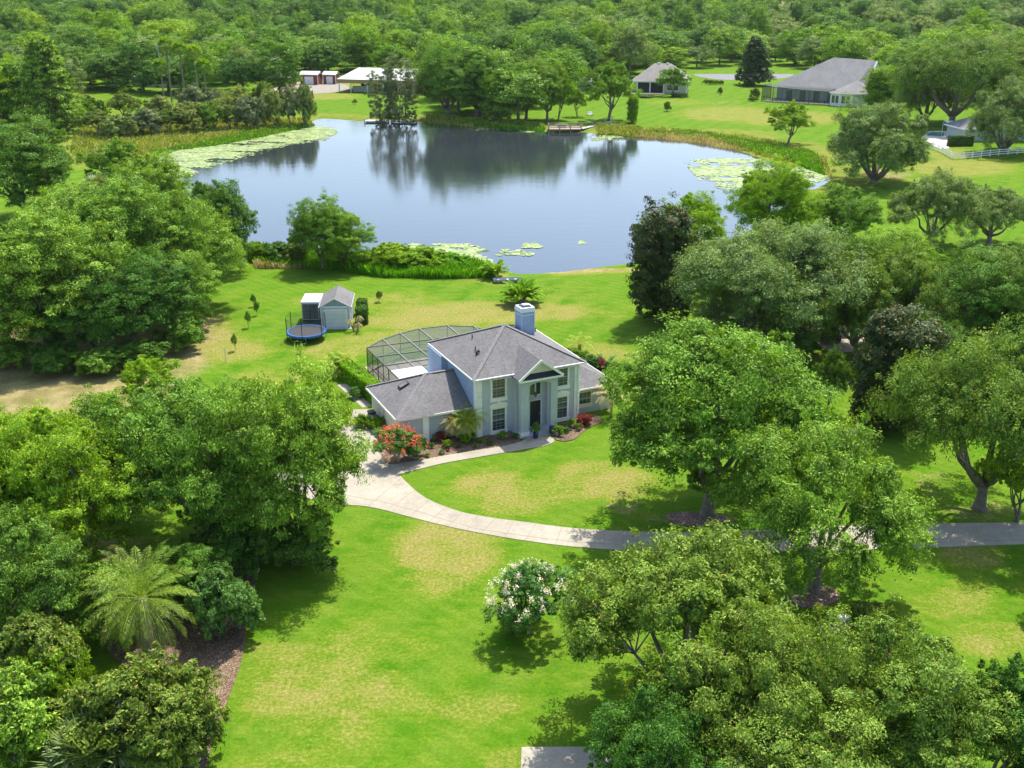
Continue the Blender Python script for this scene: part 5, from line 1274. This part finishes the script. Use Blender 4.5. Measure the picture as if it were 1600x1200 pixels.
x,y=G(160,352); palm('fan',x,y,5.6,1.2,'cabbage palm with pale hanging fronds behind the middle of the grove',leaf='sabal',tr=.2,skirt=True)
x,y=G(185,340); palm('fan',x,y,4.2,1.1,'lower cabbage palm beside the pale-fronded one behind the grove',leaf='sabal',tr=.2)
for i, (cx, yb, wp, yt, lf, lab) in enumerate([(25,575,90,530,'oak','low bush at the foot of the grove by the left edge'),(95,582,90,535,'oakd','dark low bush at the foot of the huge rounded oak'),(165,582,90,540,'oak','low bush under the front middle of the grove'),
    (232,575,80,530,'oakd','dark low bush at the right foot of the grove'),(290,545,80,490,'oak','small bush under the lowest oak limb over the back lawn')]):
    T('bush0', lf, cx, yb, wp, yt, lab, cat='shrub', name='shrub')
# near shore
T('oak1','oak',505,420,100,308,'dark tree with an open crown standing on the near lake shore',rz=.3)
T('oak2','yel',535,418,105,330,'yellow-green tree joined to the dark shore tree on its right')
T('bush0','bright',610,420,80,378,'tall bright green shore bush right of the shore tree',cat='shrub',name='shrub')
T('bush1','bright',660,420,85,386,'wide bright green bush in the middle of the near shore thicket',cat='shrub',name='shrub')
T('bush1','reedg',705,420,70,396,'low bright bush beside the near lily pads',cat='shrub',name='shrub')
T('bush0','oakd',440,410,60,377,'dark shore bush left of the shore tree, by the grove',cat='shrub',name='shrub')
T('bush0','olive',465,412,45,380,'small olive shore bush touching the shore tree',cat='shrub',name='shrub')
T('bush0','bright',405,405,50,378,'light green shore bush beside the grove',cat='shrub',name='shrub')
x,y=G(773,433); palm('banana',x,y,.8,.9,'banana plant standing at the water edge beside the boat',leaf='bright',tr=.16,cat='banana plant',name='banana_plant',stems=3)
x,y=G(816,474); palm('banana',x,y,1.0,1.15,'banana clump behind the chimney on the back lawn',leaf='bright',tr=.16,cat='banana plant',name='banana_plant',stems=4)
# right of the house and lake
T('cone1','magn',1032,500,118,322,'dark magnolia with brown leaf backs at the edge of the back lawn')
T('oak2','bright',1080,430,110,302,'bright green tree behind the dark magnolia at the lake')
T('oak1','bright',1200,395,125,252,'tall bright green tree on the near right shore over the lily pads')
T('oak2','oak',1310,395,120,288,'green tree right of the tall bright shore tree')
T('live0','live',1205,545,335,348,'very broad grey-green live oak spreading over the neighbour roof',rz=.7)
T('live1','liveg',1400,560,190,395,'dark green live oak right of the very broad grey-green one')
T('oak1','oakd',1500,560,210,395,'dark green oak in the right middle row')
T('oak0','liveg',1590,560,180,385,'dark oak cut by the right edge in the middle row')
T('open0','live',1455,388,160,268,'open-branched live oak with bare leaning limbs on the right lawn',rz=1.2)
T('live1','live',1545,382,140,292,'low rounded live oak right of the open-branched one')
T('cone1','magn',1388,668,145,482,'dark magnolia with rusty leaves beside the neighbour driveway')
T('live0','liveg',1530,795,330,525,'big grey-green live oak at the right edge, its trunk by the driveway',rz=2.2)
T('open1','yel',1590,815,130,680,'olive-yellow tree cut by the right edge beside the driveway')
T('oak0','oak',1105,805,360,505,'massive green oak right of the house over the front lawn',rz=1.9)
T('open0','oak',1272,925,350,655,'airy oak with pale limbs standing in a round mulch ring by the driveway',rz=.2)
T('open1','liveg',1292,640,60,545,'thin young tree in the shaded gap left of the rusty magnolia')
T('live1','liveg',1068,1118,440,850,'live oak with a forked trunk in the lower centre foreground',rz=1.0)
T('live2','liveg',1180,1235,340,955,'live oak at the bottom edge below the forked one')
T('oak2','liveg',1390,1240,300,985,'oak at the bottom edge in front of the clipped block hedge',rz=.8)
T('oak2','oakd',1010,1330,220,1090,'low oak cut by the bottom edge above the concrete pad')
T('open1','oakd',1540,1235,200,1030,'oak in the bottom right corner')
T('oak1','liveg',1250,1330,330,1100,'oak crown cut by the bottom edge in the lower right')
T('oak1','oakd',1640,1300,220,1090,'oak cut by the bottom right corner of the picture')
T('oak0','oak',1690,960,200,800,'oak standing off the right edge that shades the lower lawn')
# right of the lake
T('open1','yel',950,188,92,98,'round-headed tree with a bare forked trunk on the far shore')
T('cone1','bright',988,192,20,148,'slim columnar tree beside the round-headed tree')
T('open1','bright',902,182,34,138,'slender young tree by the pier')
T('bush0','bright',1042,174,13,159,'tiny clipped ball tree on the far lawn')
T('open1','bright',1052,150,52,106,'bright tree close against the far left house wall')
T('cone0','magng',1177,133,55,60,'dark cone-shaped magnolia by the far street')
T('open1','yel',1230,225,78,160,'round tree with a short forked trunk on the far right lawn')
T('live2','live',1365,285,185,160,'wide drooping grey-green live oak at the right end of the lake')
T('cone1','yel',1378,174,66,103,'bright conical cypress beside the large far house')
T('live0','liveg',1485,200,190,66,'tall broad oak behind the pool house on the right')
T('live2','live',1568,238,135,122,'grey live oak over the white fence at the right edge')
T('shrub','bright',555,163,9,155,'small round shrub alone on the far yard before the barn',cat='shrub',name='shrub')
T('live2','live',1445,190,110,92,'grey-green live oak between the cypress and the tall broad oak')
T('oak1','liveg',1570,165,130,62,'rounded oak behind the grey live oak in the upper right corner')
T('live0','live',1530,150,150,60,'grey-green oak crown right of the tall broad oak near the top right')
T('oak2','oak',1425,135,90,68,'dark oak behind the bright conical cypress')
T('oak0','liveg',1610,215,110,130,'oak cut by the right edge beside the white fence')
T('open1','oakd',1225,580,95,512,'shaded green tree in front of the cream neighbour house')
T('bush0','oak',1178,560,60,515,'shrub at the left corner of the cream neighbour house',cat='shrub',name='shrub')
T('oak2','oak',1285,470,120,350,'green tree filling the gap behind the very broad live oak')
T('oak1','oak',1385,470,140,360,'green oak behind the dark green live oak in the right middle row')
T('oak2','liveg',1545,480,160,385,'oak behind the dark middle row near the right edge')
T('oak1','liveg',1440,640,150,500,'shaded oak between the rusty magnolia and the big right live oak')
T('oak0','yel',70,780,190,640,'tall yellow-green tree at the left edge behind the others')
T('oak2','oak',300,960,130,850,'green small tree squeezed between the broad oak and the feather palm')
T('oak1','oak',400,790,170,600,'green oak behind the oak that shades the lawn')
T('bush1','olive',150,1160,170,1065,'olive bush left of the wide olive green bush',cat='shrub',name='shrub')
T('bush0','crape',375,985,70,905,'grey-green shrub at the lawn side of the mulch bed',cat='shrub',name='shrub')
T('live2','live',1158,540,185,425,'grey-green oak limb mass at the left end of the neighbour roof')
T('live1','live',1262,538,190,428,'grey-green oak before the right end of the neighbour roof')
T('live1','liveg',1335,560,130,440,'dark oak over the neighbour driveway beside the rusty magnolia')
T('bush0','oakd',470,885,120,818,'dark shrub mass at the lawn edge under the tall green oak',cat='shrub',name='shrub')
T('bush0','oak',415,880,90,812,'green shrub left of the dark shrub mass under the tall green oak',cat='shrub',name='shrub')
# far shore thicket
T('wisp0','casu',600,190,56,88,'dark feathery casuarina on the far shore, left of the pair')
T('wisp0','casu',628,190,62,75,'tallest dark feathery casuarina on the far shore beside the dock')
T('oak1','oak',700,186,115,72,'big dark green tree on the far shore right of the casuarinas')
T('oak0','oak',745,186,120,80,'big green tree behind the middle of the far shore thicket')
T('oak2','bright',780,190,85,108,'bright rounded tree at the front of the far shore thicket')
T('oak2','yel',822,188,80,100,'yellow-green rounded tree in the far shore thicket')
T('oak1','oak',855,188,70,95,'green tree at the right end of the far shore thicket')
T('open1','bright',872,186,50,110,'light green tree between the thicket and the pier')
T('bush0','oak',770,192,60,150,'low dark bush at the water before the bright rounded tree',cat='shrub',name='shrub')
T('cone0','oak',84,205,105,62,'large dark conical cypress standing over the left marsh')
T('mid0','oakd',45,200,100,95,'leafy tree left of the large conical cypress')
_r2 = random.Random(77)
# willow and olive shrubs in the band behind the marsh, each its own
WL_ = [(150,212,70,172,'olive','leftmost front bush at the left end of the marsh thicket'),(190,216,60,180,'willow','low pale bush nearest the marsh, second in the front row of the thicket'),
 (228,212,60,170,'casu','grey-green bush in the front row under the utility pole'),(262,210,60,172,'olive','olive bush in the front row just left of the fan palms'),(295,207,60,160,'willow','pale bush in front of the tallest fan palm'),
 (330,205,60,160,'oak','dark green bush in front of the rightmost fan palm'),(360,203,50,150,'willow','pale willow between the fan palms and the red sheds, front row'),(395,202,60,150,'casu','grey bush in front of the tan pole building'),
 (430,198,50,138,'willow','tall thin willow before the smallest shed'),(455,196,45,134,'casu','grey willow before the long red shed'),(478,194,40,130,'willow','last willow of the thicket beside the open far yard'),
 (415,190,45,130,'olive','olive tree behind the tall thin willow'),(375,188,50,135,'willow','pale willow in the back row right of the fan palms'),(340,185,60,140,'casu','grey bush behind the rightmost fan palm'),
 (250,190,50,150,'willow','pale bush at the foot of the utility pole'),(200,190,60,145,'olive','olive bush in the back row left of the utility pole'),(140,190,60,150,'oak','green bush touching the large conical cypress'),(300,185,50,135,'casu','grey bush behind the tallest fan palm')]
for i, (cx, yb, wp, yt, lf, lab) in enumerate(WL_):
    T('bush0' if i % 3 else 'open1', lf, cx, yb, wp, yt, lab, cat='shrub', name='shrub', group='shrubs along the far left marsh')
for i, (cx, yb, hh) in enumerate([(270,170,17),(291,172,16),(312,170,15),(325,176,12),(258,168,11)]):
    x, y = G(cx, yb); palm('robusta', x, y, hh, 1.5, ['leftmost of the two tallest far fan palms', 'tallest far fan palm in the middle of the cluster', 'right far fan palm in the cluster', 'short far fan palm at the right end of the cluster', 'short far fan palm by the utility pole'][i], leaf='yel', tr=.22, group='tall fan palms in the far cluster', skirt=i % 2 == 0)
# forest: scattered with a minimum spacing outside lawns and yards
CLEAR = [[(880,150),(905,124),(985,120),(1080,108),(1130,104),(1240,105),(1300,114),(1400,130),(1420,185),(1650,200),(1650,340),(1150,340),(1000,235),(880,215),(840,190)],
         [(395,128),(470,122),(560,118),(650,122),(672,130),(700,175),(640,192),(480,192),(470,150)],
         [(100,205),(300,190),(500,183),(520,200),(240,290),(100,270)],
         [(1590,70),(1650,70),(1650,110),(1590,110)], [(1400,150),(1650,165),(1650,210),(1400,210)],
         [(235,112),(310,112),(310,135),(235,135)],[(165,55),(195,55),(195,75),(165,75)],[(90,150),(520,150),(520,200),(90,200)],
         [(60,160),(110,160),(110,200),(60,200)],[(1195,28),(1230,28),(1230,46),(1195,46)]]
cells = {}; far_i, far_s = [], []
srng = random.Random(9)
def clear(x, y):
    a, b_, _ = proj(x, y, 0)
    for P in CLEAR:
        if in_poly(np.array([a]), np.array([b_]), P)[0]: return True
    return False
cand = []
for _ in range(80000):
    y = 262+(srng.random()**.75)*(1420-262); hw = .64*y+40; x = srng.uniform(-hw, hw)
    sp = 12 if y < 440 else (15.0 if y < 700 else 18.0)
    sp *= srng.uniform(.85, 1.15)
    cx_, cy_ = int(x//8), int(y//8); ok = True
    for i in range(-2, 3):
        for j in range(-2, 3):
            for q in cells.get((cx_+i, cy_+j), ()):
                if (q[0]-x)**2+(q[1]-y)**2 < sp*sp: ok = False; break
            if not ok: break
        if not ok: break
    if not ok: continue
    cells.setdefault((cx_, cy_), []).append((x, y)); cand.append((x, y))
cand = [c for c in cand if not clear(*c)]
ca = np.array(cand); dl = sdist(ca[:, 0], ca[:, 1], lakes[::2]); cand = [tuple(c) for c, d in zip(cand, dl) if d < -5]
cand.sort(key=lambda c: c[1]+(0 if abs(c[0]) < .49*c[1]+14 else 5000))
NIND = 225
kinds = [('rounded dark green tree in the forest beyond the lake', 'oakd'), ('mid green rounded tree in the forest beyond the lake', 'oak'),
         ('yellow-green tree in the forest beyond the lake', 'yel'), ('grey-green live oak in the forest beyond the lake', 'live'), ('bright green tree in the forest beyond the lake', 'bright')]
for c in cand[:NIND]:
    q = srng.random()
    if c[0] > 60: ki = 3 if q < .40 else (0 if q < .60 else (1 if q < .85 else (2 if q < .93 else 4)))
    else: ki = 0 if q < .28 else (1 if q < .65 else (2 if q < .80 else (3 if q < .88 else 4)))
    lab, lf = kinds[ki]; pr = srng.choice(['mid0','mid1','mid1','mid2']) if ki != 3 else srng.choice(['mid3','mid0'])
    r = srng.uniform(6.0, 10.5); h = srng.uniform(10, 18) if pr != 'mid3' else srng.uniform(9, 14)
    if c[0] > 60: h *= .85
    fx_, fy_, _d = proj(c[0], c[1], 0)
    reg = next(t for lim, t in ((130, 'behind the large conical cypress at the far left'), (250, 'behind the willow thicket at the far left'), (400, 'behind the far fan palms'),
        (520, 'behind the red sheds'), (660, 'behind the metal-roofed barn'), (800, 'behind the far shore thicket'), (960, 'left of the small far house'),
        (1080, 'behind the small far house'), (1230, 'beyond the far street'), (1400, 'behind the large far house'), (9999, 'in the top right corner')) if fx_ < lim)
    sz2 = 'tall' if h > 14.5 else ('low' if h < 11 else 'middling'); sz3 = 'wide' if r > 8 else ('narrow' if r < 6.5 else 'round')
    lab = sz2+' '+sz3+' '+lab.replace(' in the forest beyond the lake', '').replace('rounded ', '')+' '+reg
    plant(pr, lf, c[0], c[1], r, h, lab, group='forest trees '+reg)
# the rest of the forest reads as one mass: crowns instanced on scattered points
def far_forest(pts):
    frng = np.random.default_rng(17); srcs = []
    for k, (pk, lf) in enumerate((('mid0','oakd'),('mid1','oak'),('mid3','live'),('mid1','yel'),('mid0','oak'),('mid2','oak'),('mid3','oakd'),('mid0','bright'))):
        m2 = P_[pk]['crown'].copy(); m2.materials.clear(); m2.materials.append(L[lf]); srcs.append(bpy.data.objects.new('crown_source', m2))
    n = len(pts); A = np.array(pts); right = A[:, 0] > A[:, 1]*.10
    P3 = np.stack([A[:, 0], A[:, 1], rise(A[:, 1])-.8], 1).astype(np.float32)
    me = bpy.data.meshes.new('distant_forest'); me.vertices.add(n); me.vertices.foreach_set("co", P3.ravel())
    wgt = np.array([.28,.18,.08,.10,.14,.10,.06,.06]); wr_ = np.array([.20,.12,.30,.05,.12,.03,.16,.02])
    ids = np.where(right, frng.choice(8, n, p=wr_), frng.choice(8, n, p=wgt)).astype(np.int32)
    at = me.attributes.new("pick", 'INT', 'POINT'); at.data.foreach_set("value", ids)
    r = frng.uniform(1.0, 1.75, n); h = frng.uniform(.75, 1.6, n)
    sc = np.stack([r, r*frng.uniform(.85, 1.15, n), h], 1).astype(np.float32)
    at = me.attributes.new("size", 'FLOAT_VECTOR', 'POINT'); at.data.foreach_set("vector", sc.ravel())
    rt = np.zeros((n, 3), np.float32); rt[:, 2] = frng.uniform(0, 6.28, n)
    at = me.attributes.new("turn", 'FLOAT_VECTOR', 'POINT'); at.data.foreach_set("vector", rt.ravel())
    o = link('distant_forest', me); g = bpy.data.node_groups.new('scatter_crowns', 'GeometryNodeTree')
    g.interface.new_socket('Geometry', in_out='INPUT', socket_type='NodeSocketGeometry'); g.interface.new_socket('Geometry', in_out='OUTPUT', socket_type='NodeSocketGeometry')
    gi = g.nodes.new('NodeGroupInput'); go = g.nodes.new('NodeGroupOutput')
    ip = g.nodes.new('GeometryNodeInstanceOnPoints'); jn = g.nodes.new('GeometryNodeGeometryToInstance')
    for sob in reversed(srcs):
        oi = g.nodes.new('GeometryNodeObjectInfo'); oi.inputs['Object'].default_value = sob; g.links.new(oi.outputs['Geometry'], jn.inputs[0])
    g.links.new(gi.outputs[0], ip.inputs['Points']); g.links.new(jn.outputs[0], ip.inputs['Instance']); ip.inputs['Pick Instance'].default_value = True
    for nm, dt, sk_ in (('pick', 'INT', 'Instance Index'), ('size', 'FLOAT_VECTOR', 'Scale'), ('turn', 'FLOAT_VECTOR', 'Rotation')):
        na = g.nodes.new('GeometryNodeInputNamedAttribute'); na.data_type = dt; na.inputs['Name'].default_value = nm
        g.links.new(na.outputs['Attribute'], ip.inputs[sk_])
    g.links.new(ip.outputs[0], go.inputs[0]); md = o.modifiers.new('scatter', 'NODES'); md.node_group = g
    tag(o, kind='stuff'); return o
far_forest(cand[NIND:])

# ------------------------------------------------------------------ haze
hm = bpy.data.materials.new('haze_air'); hm.use_nodes = True; hn = hm.node_tree; hn.nodes.clear()
ho = hn.nodes.new('ShaderNodeOutputMaterial'); pv = hn.nodes.new('ShaderNodeVolumePrincipled'); pv.inputs['Density'].default_value = .000035
pv.inputs['Color'].default_value = (.92, .96, 1, 1); pv.inputs['Anisotropy'].default_value = .3; hn.links.new(pv.outputs[0], ho.inputs['Volume'])
hz = MB().box(-1500, 1500, -120, 1700, -4, 44).build('haze', hm); tag(hz, kind='stuff')
